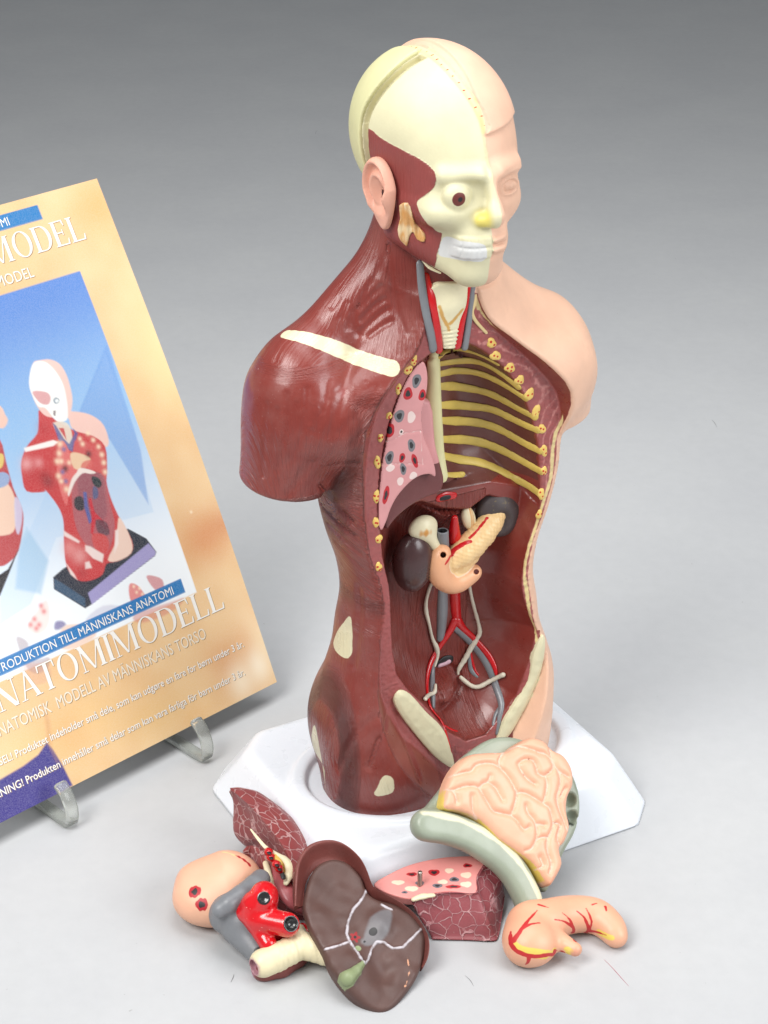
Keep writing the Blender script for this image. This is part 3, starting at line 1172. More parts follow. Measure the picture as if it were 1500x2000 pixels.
# spine
strand('spine', [(846, 692), (847, 740), (846, 790), (848, 840), (853, 890), (860, 930)], [3.4, 3.6, 4.4, 4.6, 4.2, 4.0], m_spine, model, flat=0.8, lift=0.6)

# cut ends of the ribs on both edges
def rib_section(px, py, sx, sz, seed):
    p = atl(px, py, YC)
    rnd = random.Random(seed)
    V, F, D = [], [], []
    na, nr = 28, 9
    ph = [rnd.random() * 6.3 for _ in range(4)]
    dots = [(rnd.uniform(-0.6, -0.2) * sx, rnd.uniform(-.2, .5) * sz), (rnd.uniform(0.1, 0.6) * sx, rnd.uniform(-.5, .3) * sz)]
    if seed % 3 == 0:
        dots.append((rnd.uniform(-.3, .3) * sx, -0.55 * sz))
    for k in range(nr + 1):
        q = k / nr
        for j in range(na):
            a = 2 * math.pi * j / na
            o = 1 + 0.13 * math.sin(2 * a + ph[0]) + 0.08 * math.sin(3 * a + ph[1]) + 0.04 * math.sin(5 * a + ph[2])
            ux, uz = math.cos(a) * sx * o * q, math.sin(a) * sz * o * q
            V.append((p[0] + ux, p[1] - 0.75 * (1 - q ** 3.2) + (0.45 if k == nr else 0) - 0.12, p[2] + uz))
            D.append(max(0.6 - math.hypot(ux - dx, uz - dz) for dx, dz in dots))
    for k in range(nr):
        for j in range(na):
            j2 = (j + 1) % na
            F.append((k * na + j, k * na + j2, (k + 1) * na + j2, (k + 1) * na + j))
    make_mesh('rib_section', l2w(np.array(V)), np.array(F), m_yel, model, attrs={'dot': D})


SEC = [(808, 703, 2.2, 3.0), (797, 723, 2.5, 2.6), (778, 760, 1.7, 3.0), (760, 812, 1.6, 2.3), (743, 855, 1.5, 2.8), (737, 903, 2.1, 3.6), (735, 970, 2.1, 3.5),
       (735, 1020, 2.1, 3.4), (740, 1053, 2.0, 2.8), (740, 1107, 1.9, 3.0),
       (960, 670, 2.9, 2.8), (968, 695, 3.2, 2.8), (996, 718, 3.1, 3.0), (1015, 742, 2.6, 3.2), (1034, 770, 2.7, 3.9), (1047, 805, 2.5, 4.4), (1058, 838, 2.5, 3.2),
       (1062, 880, 2.4, 3.7), (1062, 920, 2.0, 3.0), (1057, 965, 2.3, 3.2), (1053, 1005, 2.0, 2.6)]
for i, (a, b, sx, sz) in enumerate(SEC):
    rib_section(a, b, sx, sz, i)

# ---- the cut lung on the muscle side
LUNG = [tuple(atl(px, py, YC)[[0, 2]]) for px, py in [(822, 706), (830, 712), (834, 735), (832, 765), (826, 790), (822, 810), (826, 850), (838, 880), (848, 910), (849, 930), (836, 925), (815, 930),
        (795, 945), (775, 968), (762, 992), (754, 1015), (744, 1035), (738, 1020), (738, 985), (741, 945), (745, 905), (753, 865), (762, 825), (772, 790), (786, 755), (803, 725)]]
LUNG = spline(LUNG, 3, closed=True)
LUNG2 = [tuple(atl(px, py, YC + 8)[[0, 2]]) for px, py in [(835, 780), (845, 860), (856, 905), (862, 935), (852, 958), (825, 968), (795, 985), (768, 1008), (748, 1030), (744, 985), (760, 900), (790, 800)]]
LUNG2 = spline(LUNG2, 3, closed=True)


def f_lung(x, y, z):
    a = smax(-poly2(x, z, LUNG), np.abs(y - (YC + 7.5)) - 8.6, 1.0)
    b = smax(-poly2(x, z, LUNG2), np.abs(y - (YC + 16)) - 12.0, 3.0)
    d = smin(a, b, 1.0)
    # fissures and bronchus holes
    for pts in FISS:
        m = (y < YC + 2)
        d = d + np.where(m, 0.45 * np.exp(-(line2(x, z, pts) / 0.35) ** 2), 0)
    return d


lp = lambda px, py: tuple(atl(px, py, YC - 1)[[0, 2]])
zc = lambda a, b: (450 + a * 0.28, 440 + b * 0.28)     # from an enlargement of the photograph
FISS = [[lp(*zc(1050, 1530)), lp(*zc(1130, 1500)), lp(*zc(1220, 1450)), lp(*zc(1330, 1435))], [lp(*zc(1030, 1680)), lp(*zc(1120, 1665)), lp(*zc(1230, 1665)), lp(*zc(1330, 1665))],
        [lp(*zc(1330, 1435)), lp(*zc(1335, 1560)), lp(*zc(1345, 1670))]]
HOLES = [(1298, 1085, 30, 42, 'g'), (1238, 1175, 30, 38, 'r'), (1338, 1185, 25, 34, 'r'), (1178, 1330, 34, 38, 'g'), (1262, 1338, 26, 36, 'w'), (1112, 1435, 30, 42, 'r'),
         (1192, 1440, 14, 16, 'h'), (1262, 1535, 24, 42, 'g'), (1108, 1620, 28, 42, 'g'), (1198, 1620, 20, 30, 'r'), (1285, 1640, 18, 50, 'r'), (1115, 1695, 30, 20, 'w'),
         (1205, 1700, 20, 38, 'g'), (1275, 1745, 26, 24, 'w'), (1185, 1785, 22, 26, 'w'), (1085, 1880, 20, 58, 'r')]


def lung_layers(x, y, z):
    L = {k: np.full(x.shape, -2.0, F4) for k in ('grey', 'redr', 'pale', 'hole')}
    fr = y < YC + 1.5
    rnd = random.Random(3)
    for a, b, rx, rz, t in HOLES:
        c = lp(*zc(a, b))
        RX, RZ = rx * 0.28 / 3.65 / 0.88, rz * 0.28 / 3.65 / 0.86
        th = rnd.uniform(-0.3, 0.3)
        dx, dz = x - c[0], z - c[1]
        dx, dz = dx * math.cos(th) + dz * math.sin(th), -dx * math.sin(th) + dz * math.cos(th)
        an = np.arctan2(dz, dx)
        k = np.sqrt((dx / RX) ** 2 + (dz / RZ) ** 2) + 0.06 * np.sin(3 * an + a)
        d = (1 - k) * min(RX, RZ)
        d2 = (0.52 - k) * min(RX, RZ)
        key = {'g': 'grey', 'r': 'redr', 'w': 'pale', 'h': 'pale'}[t]
        L[key] = np.maximum(L[key], np.where(fr, d, -2))
        if t in 'grh':
            L['hole'] = np.maximum(L['hole'], np.where(fr, d2, -2))
        else:
            L['grey'] = L['grey']
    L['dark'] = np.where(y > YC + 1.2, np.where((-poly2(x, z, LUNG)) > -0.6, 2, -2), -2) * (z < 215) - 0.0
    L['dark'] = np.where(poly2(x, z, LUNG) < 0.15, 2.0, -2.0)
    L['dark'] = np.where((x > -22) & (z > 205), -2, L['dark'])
    for pts in FISS:
        L['pale'] = np.maximum(L['pale'], np.where(fr, 0.2 - line2(x, z, pts), -2))
    return L


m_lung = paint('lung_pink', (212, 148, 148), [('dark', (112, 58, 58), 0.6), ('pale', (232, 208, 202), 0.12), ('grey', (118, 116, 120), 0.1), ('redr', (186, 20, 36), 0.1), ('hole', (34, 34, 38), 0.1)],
               rough=0.45, specks=0.25, wobble=0.25)
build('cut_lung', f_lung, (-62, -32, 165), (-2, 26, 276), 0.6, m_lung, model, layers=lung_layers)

# ---- belly organs
AY = -7.0


def A(px, py, y=AY):
    return tuple(atl(px, py, y))


def organ(name, f, pts, pad, h, mat, layers=None, parent=None):
    a = np.array(pts)
    return build(name, f, a.min(0) - pad, a.max(0) + pad, h, mat, parent or model, layers=layers)


K1 = A(806, 1098, -8)
kr = lambda x, y, z: smax(ell(x, y, z, K1, (11.5, 9, 17.5)), -ell(x, y, z, (K1[0] + 13, K1[1] - 2, K1[2] - 2), (5, 12, 6)), 4)
m_kid = paint('kidney_paint', (66, 42, 42), rough=0.3, mottle=0.2, coat=0.2)
organ('kidney', kr, [K1], 20, 0.7, m_kid)
G1, G2 = A(826, 1030, -9), A(850, 1066, -10)
m_adr = paint('adrenal_paint', (226, 216, 182), [('tan', (206, 146, 72), 1.6)], rough=0.4, mottle=0.1)
organ('adrenal_gland', lambda x, y, z: smin(ell(x, y, z, G1, (8.5, 3.6, 6.5)), cone(x, y, z, G1, G2, 4.2, 3.0), 5), [G1, G2], 9, 0.6, m_adr,
      lambda x, y, z: {'tan': 2.6 - np.sqrt((x - G1[0] + 1) ** 2 + ((z - G1[2] + 1.0) * 1.4) ** 2) + 0.8 * np.sin(x * 2.0)})
G3 = A(915, 1012, -6)
organ('adrenal_gland', lambda x, y, z: ell(x, y, z, G3, (3.9, 3, 7.6), [(0.96, 0, 0.26), (0, 1, 0), (-0.26, 0, 0.96)]), [G3], 10, 0.5, m_adr,
      lambda x, y, z: {'tan': 0.7 - np.abs(x - G3[0] - 0.8 + 0.15 * (z - G3[2])) + 0.8 * np.sin(x * 4.0 + z * 0.4)})
SP = A(973, 1001, -4)
_c, _s = math.cos(0.6), math.sin(0.6)
f_spl = lambda x, y, z: smax(ell(x, y, z, SP, (12.8, 8.5, 15.5), [(_c, 0, _s), (0, 1, 0), (-_s, 0, _c)]), -ell(x, y, z, (SP[0] - 3, SP[1] - 10, SP[2] - 3), (7, 5, 8)), 2.5)
m_spl = paint('spleen_paint', (72, 62, 62), [('gold', (150, 130, 70), 0.5)], rough=0.55, specks=0.35, speckcol=(150, 140, 140), mottle=0.2)
organ('spleen', f_spl, [SP], 18, 0.6, m_spl, lambda x, y, z: {'gold': vnoise(x * 1.3, y * 1.3, z * 1.3) * 2 - 1.95 + 0.25 * sstep(6, 11, x - SP[0] + 0.3 * (z - SP[2]))})
# duodenum and pancreas
q3 = lambda a, b, y=-15.0: A(820 + a * 0.16, 940 + b * 0.16, y + 2)
DU = spline([q3(270, 870), q3(230, 960), q3(225, 1060), q3(260, 1160), q3(360, 1230), q3(470, 1225), q3(580, 1160), q3(665, 1105)], 3)
PA = [q3(395, 970, -14), q3(520, 880, -14), q3(640, 770, -13), q3(760, 640, -12), q3(860, 500, -10), q3(930, 400, -8)]
PB = [q3(400, 1130, -15), q3(520, 1050, -15), q3(640, 930, -14), q3(740, 800, -13)]


DUR = list(np.interp(np.linspace(0, 7, len(DU)), range(8), [4.6, 5.4, 5.8, 6.0, 5.8, 5.4, 4.8, 4.0]))


def f_panc(x, y, z):
    d = tube(x, y, z, DU, DUR, 1.5)
    a = tube(x, y, z, PA, [5.6, 6.8, 7.2, 7.0, 6.6, 5.6], 2)
    b = tube(x, y, z, PB, [2.2, 3.0, 3.4, 2.6], 1)
    a = a + 0.16 * np.sin(x * 1.9 + z * 1.2) * np.sin(z * 1.5 - x * 0.8)
    d = smin(d, smin(a, b, 1.2), 1.4)
    d = smax(d, -cone(x, y, z, q3(285, 900, -20), q3(285, 900, -13), 1.7, 1.3), 0.5)
    d = smax(d, -cone(x, y, z, q3(690, 1105, -20), q3(690, 1105, -12), 1.5, 1.2), 0.5)
    return d


_vl = [q3(820, 450, -22)[::2], q3(700, 600, -23)[::2], q3(610, 690, -23)[::2]]
_vm = [q3(620, 735, -23)[::2], q3(520, 770, -23)[::2], q3(400, 850, -23)[::2], q3(390, 890, -23)[::2], q3(310, 1015, -23)[::2]]


TP = bvh_of(f_panc, np.array(DU + PA).min(0) - 9, np.array(DU + PA).max(0) + 9, 1.2)
PK = lambda a, b: tuple(pick(TP, 820 + a * 0.16, 940 + b * 0.16))
PL1 = [PK(a, b) for a, b in spline([(820, 450), (700, 600), (610, 690)], 3)]
PL2 = [PK(a, b) for a, b in spline([(620, 735), (520, 770), (400, 850), (390, 890), (310, 1015)], 3)]
PR1, PR2 = PK(285, 915), PK(695, 1110)


def panc_layers(x, y, z):
    du = tube(x, y, z, DU, DUR)
    pa = np.minimum(tube(x, y, z, PA, 6.6), tube(x, y, z, PB, 3.2))
    e1 = np.sqrt((x - PR1[0]) ** 2 + (y - PR1[1]) ** 2 * 0.3 + ((z - PR1[2]) * 0.75) ** 2)
    e2 = np.sqrt(((x - PR2[0]) * 1.15) ** 2 + (y - PR2[1]) ** 2 * 0.3 + ((z - PR2[2]) * 0.75) ** 2)
    return {'yel': du - pa, 'crease': 0.35 - np.abs(du - pa), 'ring': np.maximum(2.7 - e1, 2.6 - e2), 'lum': np.maximum(1.5 - e1, 1.4 - e2),
            'art': np.maximum(-tube(x, y, z, PL1, 0.8), -tube(x, y, z, PL2, list(np.interp(np.arange(len(PL2)), [0, 4, 8, len(PL2) - 1], [1.0, 1.5, 1.6, 0.5]))))}


m_panc = paint('duodenum_paint', (226, 168, 128), [('yel', (232, 196, 142), 0.6), ('crease', (238, 214, 190), 0.5), ('ring', (176, 96, 84), 0.2), ('lum', (214, 180, 180), 0.3), ('art', (196, 20, 28), 0.15)],
               rough=0.38, mottle=0.06)
organ('pancreas_and_duodenum', f_panc, DU + PA, 9, 0.6, m_panc, panc_layers)

# great vessels
P0, P1 = A(864, 1036, -13), A(864, 1062, -10)
cv = [A(864, 1036, -11.5), A(865, 1090, -7)]


_ax = (np.array(cv[1]) - np.array(cv[0])) / np.linalg.norm(np.array(cv[1]) - np.array(cv[0]))
cv_out, cv_in = tuple(np.array(cv[0]) - _ax * 5), tuple(np.array(cv[0]) + _ax * 3)


def f_cava(x, y, z):
    d = cone(x, y, z, cv[0], cv[1], 3.3, 3.6)
    d = smax(d, z - cv[0][2], 0.4)
    return smax(d, -cone(x, y, z, cv_out, cv_in, 2.5, 2.2), 0.3)


organ('vena_cava', f_cava, cv, 7, 0.5, m_grey, lambda x, y, z: {'hole': 0.25 - cone(x, y, z, cv_out, cv_in, 2.5, 2.2)})
strand('vena_cava', [(864, 1150), (864, 1190), (862, 1225), (860, 1246)], [3.6, 3.6, 3.0, 2.4], m_vein, model, flat=0.6)
strand('aorta', [(886, 1040), (887, 1080), (888, 1150), (890, 1190), (893, 1212)], [3.0, 3.4, 3.4, 3.2, 2.8], m_red, model, flat=0.6)
organ('aorta', lambda x, y, z: cone(x, y, z, A(888, 1012, -9), A(887, 1052, -6), 1.8, 3.9), [A(888, 1012, -9), A(887, 1052, -6)], 7, 0.5, m_red)
strand('iliac_artery', [(888, 1212), (876, 1235), (862, 1256), (850, 1275), (838, 1300), (832, 1330), (833, 1355), (840, 1385), (862, 1410), (872, 1440), (880, 1470)],
       [2.9, 2.2, 1.8, 1.8, 1.9, 1.8, 1.5, 1.0, 1.0, 0.9, 0.6], m_red, model, flat=0.6, lift=0.5)
strand('iliac_artery', [(870, 1418), (882, 1425), (893, 1428)], [0.9, 0.9, 0.6], m_red, model, flat=0.5)
strand('iliac_artery', [(893, 1212), (905, 1228), (922, 1243), (940, 1262), (955, 1280), (966, 1300), (970, 1316)], [2.8, 2.0, 1.8, 1.8, 1.8, 1.5, 1.0], m_red, model, flat=0.6, lift=0.9)
strand('iliac_artery', [(918, 1270), (922, 1290), (928, 1310), (934, 1318)], [0.9, 0.8, 0.7, 0.6], m_red, model, flat=0.5)
strand('iliac_vein', [(890, 1226), (905, 1238), (925, 1258), (945, 1285), (960, 1315), (970, 1345), (980, 1375), (976, 1400), (970, 1432)],
       [2.2, 2.6, 2.5, 2.4, 2.2, 2.1, 2.0, 1.4, 0.9], m_vein, model, flat=0.6, lift=0.2)
strand('iliac_vein', [(978, 1380), (968, 1395), (963, 1415)], [1.3, 1.2, 0.8], m_vein, model, flat=0.5)
strand('iliac_vein', [(916, 1275), (918, 1300), (922, 1312), (932, 1322)], [1.1, 1.2, 1.3, 0.7], m_vein, model, flat=0.5)
strand('iliac_vein', [(846, 1290), (844, 1325), (845, 1355), (846, 1380)], [1.4, 1.5, 1.5, 1.2], m_vein, model, flat=0.6, lift=0.3)
strand('ureter', [(841, 1138), (832, 1165), (830, 1190), (836, 1215), (842, 1245), (850, 1262), (852, 1280), (846, 1300)], [0.9, 1.0, 1.3, 0.9, 1.0, 1.5, 1.2, 0.7], m_nerve, model, flat=0.9, lift=1.2, wob=0.15)
strand('ureter', [(916, 1138), (922, 1170), (930, 1200), (937, 1228), (934, 1242), (920, 1262), (908, 1285), (898, 1300), (893, 1316)], [0.9, 0.9, 1.0, 1.2, 1.3, 1.6, 1.5, 1.4, 0.7], m_nerve, model, flat=0.8, lift=1.4, wob=0.3)
strand('white_duct', [(902, 1322), (918, 1338), (935, 1342), (955, 1332), (970, 1324), (986, 1317)], [1.2, 1.2, 1.3, 1.3, 1.2, 1.4], m_nerve, model, flat=0.9, lift=2.0, wob=0.2)
strand('white_duct', [(826, 1368), (834, 1358), (848, 1355), (850, 1340)], [1.3, 1.2, 1.2, 0.7], m_nerve, model, flat=0.9, lift=1.6, wob=0.2)
strand('rectum_opening', [(858, 1295), (868, 1290), (878, 1288)], [2.6, 3.0, 2.8], m_black, model, flat=0.25)
strand('rectum', [(857, 1298), (868, 1294), (875, 1291)], [1.5, 1.7, 1.5], paint('pink_paint', (214, 178, 190), rough=0.4), model, flat=0.6, lift=0.8)
# opening of the food pipe in the diaphragm
strand('oesophagus_ring', [(858, 973), (870, 969), (886, 968)], [2.2, 2.8, 2.0], m_red, model, flat=0.3, lift=0.2)
strand('oesophagus_opening', [(861, 973), (868, 971), (875, 970)], [1.2, 1.7, 1.4], m_black, model, flat=0.3, lift=0.8)

# ---- throat: larynx, trachea, neck vessels
TN = TT
m_lar = paint('larynx_paint', (226, 218, 184), [('tan', (204, 158, 84), 0.5)], rough=0.45, mottle=0.08)
LX = [tuple(atl(px, py, YC - 2)[[0, 2]]) for px, py in [(846, 566), (862, 556), (905, 552), (922, 552), (914, 590), (905, 635), (890, 682), (870, 684), (860, 640), (852, 600)]]


def f_lar(x, y, z):
    yf = -22.5 - 2.2 * np.exp(-((x + 6) / 7) ** 2) - 0.35 * np.sin(z * 3.0) * (z < 281)
    yf = yf - 1.3 * np.exp(-((z - 293) / 6) ** 2)
    return smax(-poly2(x, z, LX), np.maximum((yf - y) * 0.9, y + 10), 1.2)


_vt = [[lp(*zz([(450, 260)])[0]), lp(*zz([(470, 320)])[0]), lp(*zz([(505, 385)])[0]), lp(*zz([(510, 405)])[0])], [lp(*zz([(590, 270)])[0]), lp(*zz([(550, 320)])[0]), lp(*zz([(515, 365)])[0])]]
build('larynx', f_lar, (-30, -32, 262), (16, -8, 322), 0.7, m_lar, model,
      layers=lambda x, y, z: {'tan': np.maximum(0.9 - line2(x, z, _vt[0]), 0.9 - line2(x, z, _vt[1])) + 0.5 * (vnoise(x * 2, y, z) - 0.5)})


def nv(name, pts, r, mat):
    P = np.array([atl(px, py, y) for px, py, y in pts])
    P = np.array(spline(P, 4))
    rr = np.interp(np.linspace(0, 1, len(P)), np.linspace(0, 1, len(r)), r)
    N = np.tile([0.0, -1, 0], (len(P), 1))
    sweep(name, P, rr, N, 0.55, mat, model, 0.06)


nv('neck_vein', [(820, 515, -20), (824, 560, -22), (832, 610, -23.5), (843, 660, -23.5), (846, 682, -23)], [2.0, 2.3, 2.2, 2.3, 2.2], m_vein)
nv('neck_artery', [(832, 540, -19), (842, 580, -22.5), (850, 620, -23.5), (856, 660, -23.5), (858, 684, -22)], [2.0, 2.4, 2.1, 2.2, 2.2], m_red)
nv('neck_artery', [(916, 548, -22), (910, 590, -23.5), (901, 635, -24), (893, 675, -23.5)], [1.4, 1.7, 2.0, 2.3], m_red)
nv('neck_vein', [(925, 549, -22), (920, 590, -23), (914, 640, -23.5), (908, 678, -23)], [1.5, 1.7, 1.9, 2.0], m_vein)
nv('fascia_edge', [(930, 550, -21), (928, 585, -23), (922, 610, -23.5), (930, 628, -23.5), (950, 650, -23.5)], [0.8, 1.1, 1.1, 0.9, 0.8], paint('fascia_paint', (216, 192, 140), rough=0.45))
nv('jaw_tendon', [(824, 506, -22), (838, 522, -25), (860, 533, -28)], [0.5, 0.8, 0.5], m_cream)

# ---- gland in front of the ear
GL = hpoly([(781, 400), (797, 396), (805, 415), (812, 436), (830, 456), (829, 471), (815, 468), (808, 452), (800, 462), (795, 480), (784, 470), (777, 448), (783, 425)], 2)
_gp = np.array(picks(TH, [(781, 400), (830, 456), (777, 448), (795, 480)]))


def f_gland(x, y, z):
    X, Y, Z = hcoord(x, y, z)
    u = np.arctan2(X, -Y + 6) * 42
    return smax(-poly2(u, z, GL) * 0.9, np.abs(f_headneck(x, y, z)) - 0.9 + 0.35 * np.sin(u * 1.5), 0.7)


build('gland', f_gland, _gp.min(0) - 6, _gp.max(0) + 6, 0.5, m_adr, model, layers=lambda x, y, z: {'tan': 1.0 - 2.2 * np.abs(vnoise(x * 0.25, y * 0.5, z * 0.22) * 2 - 1)})


# ---- cut pelvic bone on both sides of the opening
def pelvic(P, x0):
    P = np.array(P)

    def f(x, y, z):
        p = poly2(x, z, P)
        top = YC - 1.0 - 0.9 * sstep(0, 3, p) + 0.3 * (vnoise(x * 0.3, y * 0, z * 0.3) - 0.5)
        return smax(-p, np.maximum((top - y) * 0.9, y - YC - 4), 0.8)
    build('pelvic_bone', f, (P[:, 0].min() - 2, YC - 5, P[:, 1].min() - 2), (P[:, 0].max() + 2, YC + 6, P[:, 1].max() + 2), 0.6, m_pelv, model)


m_pelv = paint('pelvic_paint', BONE, rough=0.5, mottle=0.05, bumpy=0.15)
pelvic(P_ILL, 0)
pelvic(P_ILR, 0)
# ------------------------------------------------------------------ the loose organs lying in front
def W(px, py, z):
    return tuple(at(px, py, z))


def wbuild(name, f, pts, pad, h, mat, parent=None, layers=None):
    a = np.array(pts)
    lo, hi = a.min(0) - pad, a.max(0) + pad
    lo[2] = max(lo[2], -1.5)
    return build(name, f, lo, hi, h, mat, parent, local=False, layers=layers)


def tagm(o, label, cat, group=None):
    o['label'] = label
    o['category'] = cat
    if group:
        o['group'] = group
    return o


def frame(o, ex, ey):
    """plane frame: origin, in-plane axes, normal"""
    o, ex, ey = [np.array(v, float) for v in (o, ex, ey)]
    ex = ex / np.linalg.norm(ex)
    n = np.cross(ex, ey)
    n /= np.linalg.norm(n)
    ey = np.cross(n, ex)
    return o, ex, ey, n


def to_frame(fr, x, y, z):
    o, ex, ey, n = fr
    dx, dy, dz = x - o[0], y - o[1], z - o[2]
    return (dx * ex[0] + dy * ex[1] + dz * ex[2], dx * ey[0] + dy * ey[1] + dz * ey[2], dx * n[0] + dy * n[1] + dz * n[2])


def onp(fr, px, py, off=0.0):
    """where a line of sight meets a frame's plane, in frame coordinates (u, v)"""
    o, ex, ey, n = fr
    d = ray(px, py)
    p = CAM + d * (np.dot(o + n * off - CAM, n) / np.dot(d, n))
    return float(np.dot(p - o, ex)), float(np.dot(p - o, ey))


def fpt(fr, u, v, w):
    o, ex, ey, n = fr
    return tuple(o + ex * u + ey * v + n * w)


# ---- intestines: a block leaning on the stand's front corner
# its face looks up, left edge raised on the stand, lower end on the paper
iA, iB, iC = np.array(W(845, 1600, 58)), np.array(W(1045, 1765, 14)), np.array(W(1080, 1480, 66))
FI = frame(iA, iB - iA, iC - iA)
ip = lambda px, py, off=0.0: onp(FI, px, py, off)
zi = lambda a, b: (720 + a * 0.36, 1400 + b * 0.36)
I_OUT = spline([ip(*zi(*p), 0) for p in [(400, 500), (405, 430), (425, 350), (470, 270), (540, 210), (640, 195), (740, 190), (800, 150), (870, 115), (940, 130), (990, 180), (1050, 210),
         (1095, 280), (1105, 370), (1075, 440), (1070, 520), (1085, 600), (1060, 680), (1030, 720), (1045, 800), (1010, 880), (975, 920), (935, 880), (880, 800), (800, 740), (700, 670), (600, 570), (500, 520)]], 3, closed=True)
I_BACK = spline([ip(*zi(*p), -9) for p in [(300, 520), (330, 470), (400, 380), (470, 260), (560, 180), (660, 120), (760, 110), (850, 130), (960, 160), (1050, 230), (1110, 330), (1140, 430), (1140, 540),
          (1110, 640), (1060, 730), (1000, 860), (960, 950), (900, 900), (780, 760), (620, 640), (440, 560)]], 3, closed=True)
gz = lambda a, b: (800 + a * 0.24, 1420 + b * 0.24)
CREASES = [
    [(340, 400), (440, 370), (500, 360), (540, 312), (620, 295), (690, 305), (750, 350), (800, 410), (850, 500), (865, 540), (855, 620), (830, 690), (820, 720)],
    [(345, 510), (375, 560), (385, 620)], [(300, 500), (350, 515), (420, 490), (500, 480), (560, 492), (590, 465), (635, 442), (648, 400)],
    [(635, 450), (690, 490), (720, 540), (748, 592)], [(560, 495), (600, 560), (640, 630), (680, 685), (750, 705), (820, 720)],
    [(505, 560), (510, 620), (520, 690), (560, 745)], [(820, 720), (870, 765), (925, 835), (965, 815)], [(880, 155), (770, 205), (725, 280), (742, 345)],
    [(880, 300), (930, 265), (990, 270), (1020, 310), (1040, 380), (1095, 405)], [(880, 300), (910, 370), (960, 430), (1012, 466)],
    [(1100, 400), (1112, 470), (1100, 560), (1080, 612)], [(865, 540), (920, 535), (980, 560), (1040, 600), (1080, 620), (1130, 660), (1152, 720), (1162, 780)],
    [(1040, 205), (1100, 215), (1150, 270), (1162, 340), (1100, 395)], [(880, 155), (960, 170), (1040, 200), (1095, 218)],
    [(1140, 180), (1160, 260), (1200, 350), (1290, 405)], [(1200, 350), (1222, 420), (1215, 500), (1195, 570), (1215, 660), (1255, 760), (1285, 840)], [(1225, 570), (1245, 530), (1270, 500)],
    [(940, 640), (958, 700), (1000, 750), (1022, 800), (1030, 860), (1020, 930), (990, 990), (940, 1010)],
    [(1162, 780), (1150, 840), (1120, 895), (1060, 900), (1020, 930)], [(1120, 895), (1112, 960), (1125, 1030), (1152, 1110), (1140, 1185)],
    [(1162, 780), (1222, 800), (1200, 900), (1232, 975)], [(1045, 1155), (1085, 1125), (1060, 1060)], [(1030, 790), (1090, 800)], [(560, 745), (500, 720)], [(720, 190), (700, 215)],
]
CR2 = [spline([ip(*gz(*p), 3) for p in c], 3) for c in CREASES]


def crease_d(u, v):
    return np.minimum.reduce([line2(u, v, c) for c in CR2])


def f_gut(x, y, z):
    u, v, w = to_frame(FI, x, y, z)
    p = poly2(u, v, I_OUT)
    cd_ = np.full(u.shape, 9.0, F4)
    m = (w > -6) & (p > -6)
    if m.any():
        cd_[m] = crease_d(u[m], v[m])
    t = np.clip(np.minimum(cd_ + 0.3, np.maximum(p, 0) * 0.7) / 3.5, 0, 1)
    h = 0.2 + 3.8 * np.sqrt(np.maximum(1 - (1 - t) ** 2, 0)) + 1.2 * sstep(0, 14, p) + 0.3 * (vnoise(u * 0.25, v * 0.25, w * 0) - 0.5)
    return np.maximum(smax(-p, np.abs(w + 3.5) - 5.5, 3.0) if False else smax(-p, np.maximum((w - h) * 0.75, -w - 9), 2.0), 0.3 - z)


gut = thing('intestine_block', 'peach coiled intestines in a grey green rim, leaning on the front of the stand', 'organ model', np.array(W(1000, 1700, 0)))
m_gut = paint('intestine_paint', (232, 176, 146), [('yel', (226, 196, 96), 0.8), ('gap', (234, 196, 178), 0.45)], rough=0.42, sss=0.0, specks=0.1, mottle=0.05)


def gut_layers(x, y, z):
    u, v, w = to_frame(FI, x, y, z)
    p = poly2(u, v, I_OUT)
    e = line2(u, v, EDGE)
    return {'yel': np.where(w < 1.5, 1.6 - e * 1.0 + 1.5 * (vnoise(u * 0.5, v * 0.5, w) - 0.5), -2), 'gap': np.where(w > -2, 0.35 - crease_d(u, v), -2)}


EDGE = [ip(*zi(*p), 0) for p in [(395, 400), (395, 505), (440, 520), (560, 555), (680, 640), (760, 700), (830, 740), (890, 800), (940, 880)]]
wbuild('intestines', f_gut, [fpt(FI, u, v, w) for u, v in I_OUT for w in (-8, 6)], 3, 0.8, m_gut, gut, gut_layers)

RIMC = [ip(*zi(*p), -3) for p in [(318, 585), (420, 600), (540, 640), (640, 700), (730, 770), (800, 850), (850, 940), (880, 1010)]]
RIM3 = [(u, v, -5.0) for u, v in spline(RIMC, 3)]


def f_rim(x, y, z):
    u, v, w = to_frame(FI, x, y, z)
    d = tube(u, v, w, RIM3, list(np.interp(np.arange(len(RIM3)), [0, len(RIM3) * .3, len(RIM3) - 1], [8.5, 8.2, 7.4])), 1.0)
    d = d + 0.0
    plate = smax(-poly2(u, v, I_BACK), np.abs(w + 11) - 4, 3)
    d = smin(d, plate, 5)
    d = smax(d, w - 1.5, 2.0)
    # openings at the right side
    for a, b in ((1095, 450), (1110, 545)):
        c = ip(*zi(a, b), -7)
        d = smax(d, -(np.sqrt((u - c[0]) ** 2 + (v - c[1]) ** 2 + ((w + 6) * 0.6) ** 2) - 4.0), 1.0)
    return np.maximum(d, 0.3 - z)


_stripe = [ip(*zi(*p), 1) for p in [(300, 520), (400, 535), (500, 560), (620, 615), (720, 690), (800, 760), (860, 850), (910, 930), (940, 1000)]]
_hl = ip(*zi(1110, 560), -3)


def rim_layers(x, y, z):
    u, v, w = to_frame(FI, x, y, z)
    return {'stripe': np.where(w > -4, 1.5 - line2(u, v, _stripe) + 0.4 * np.sin(u * 0.3), -2),
            'blk': 2.6 - np.sqrt((u - _hl[0]) ** 2 + (v - _hl[1]) ** 2) - 1.2 * np.sin(u * 2) * 0.5}


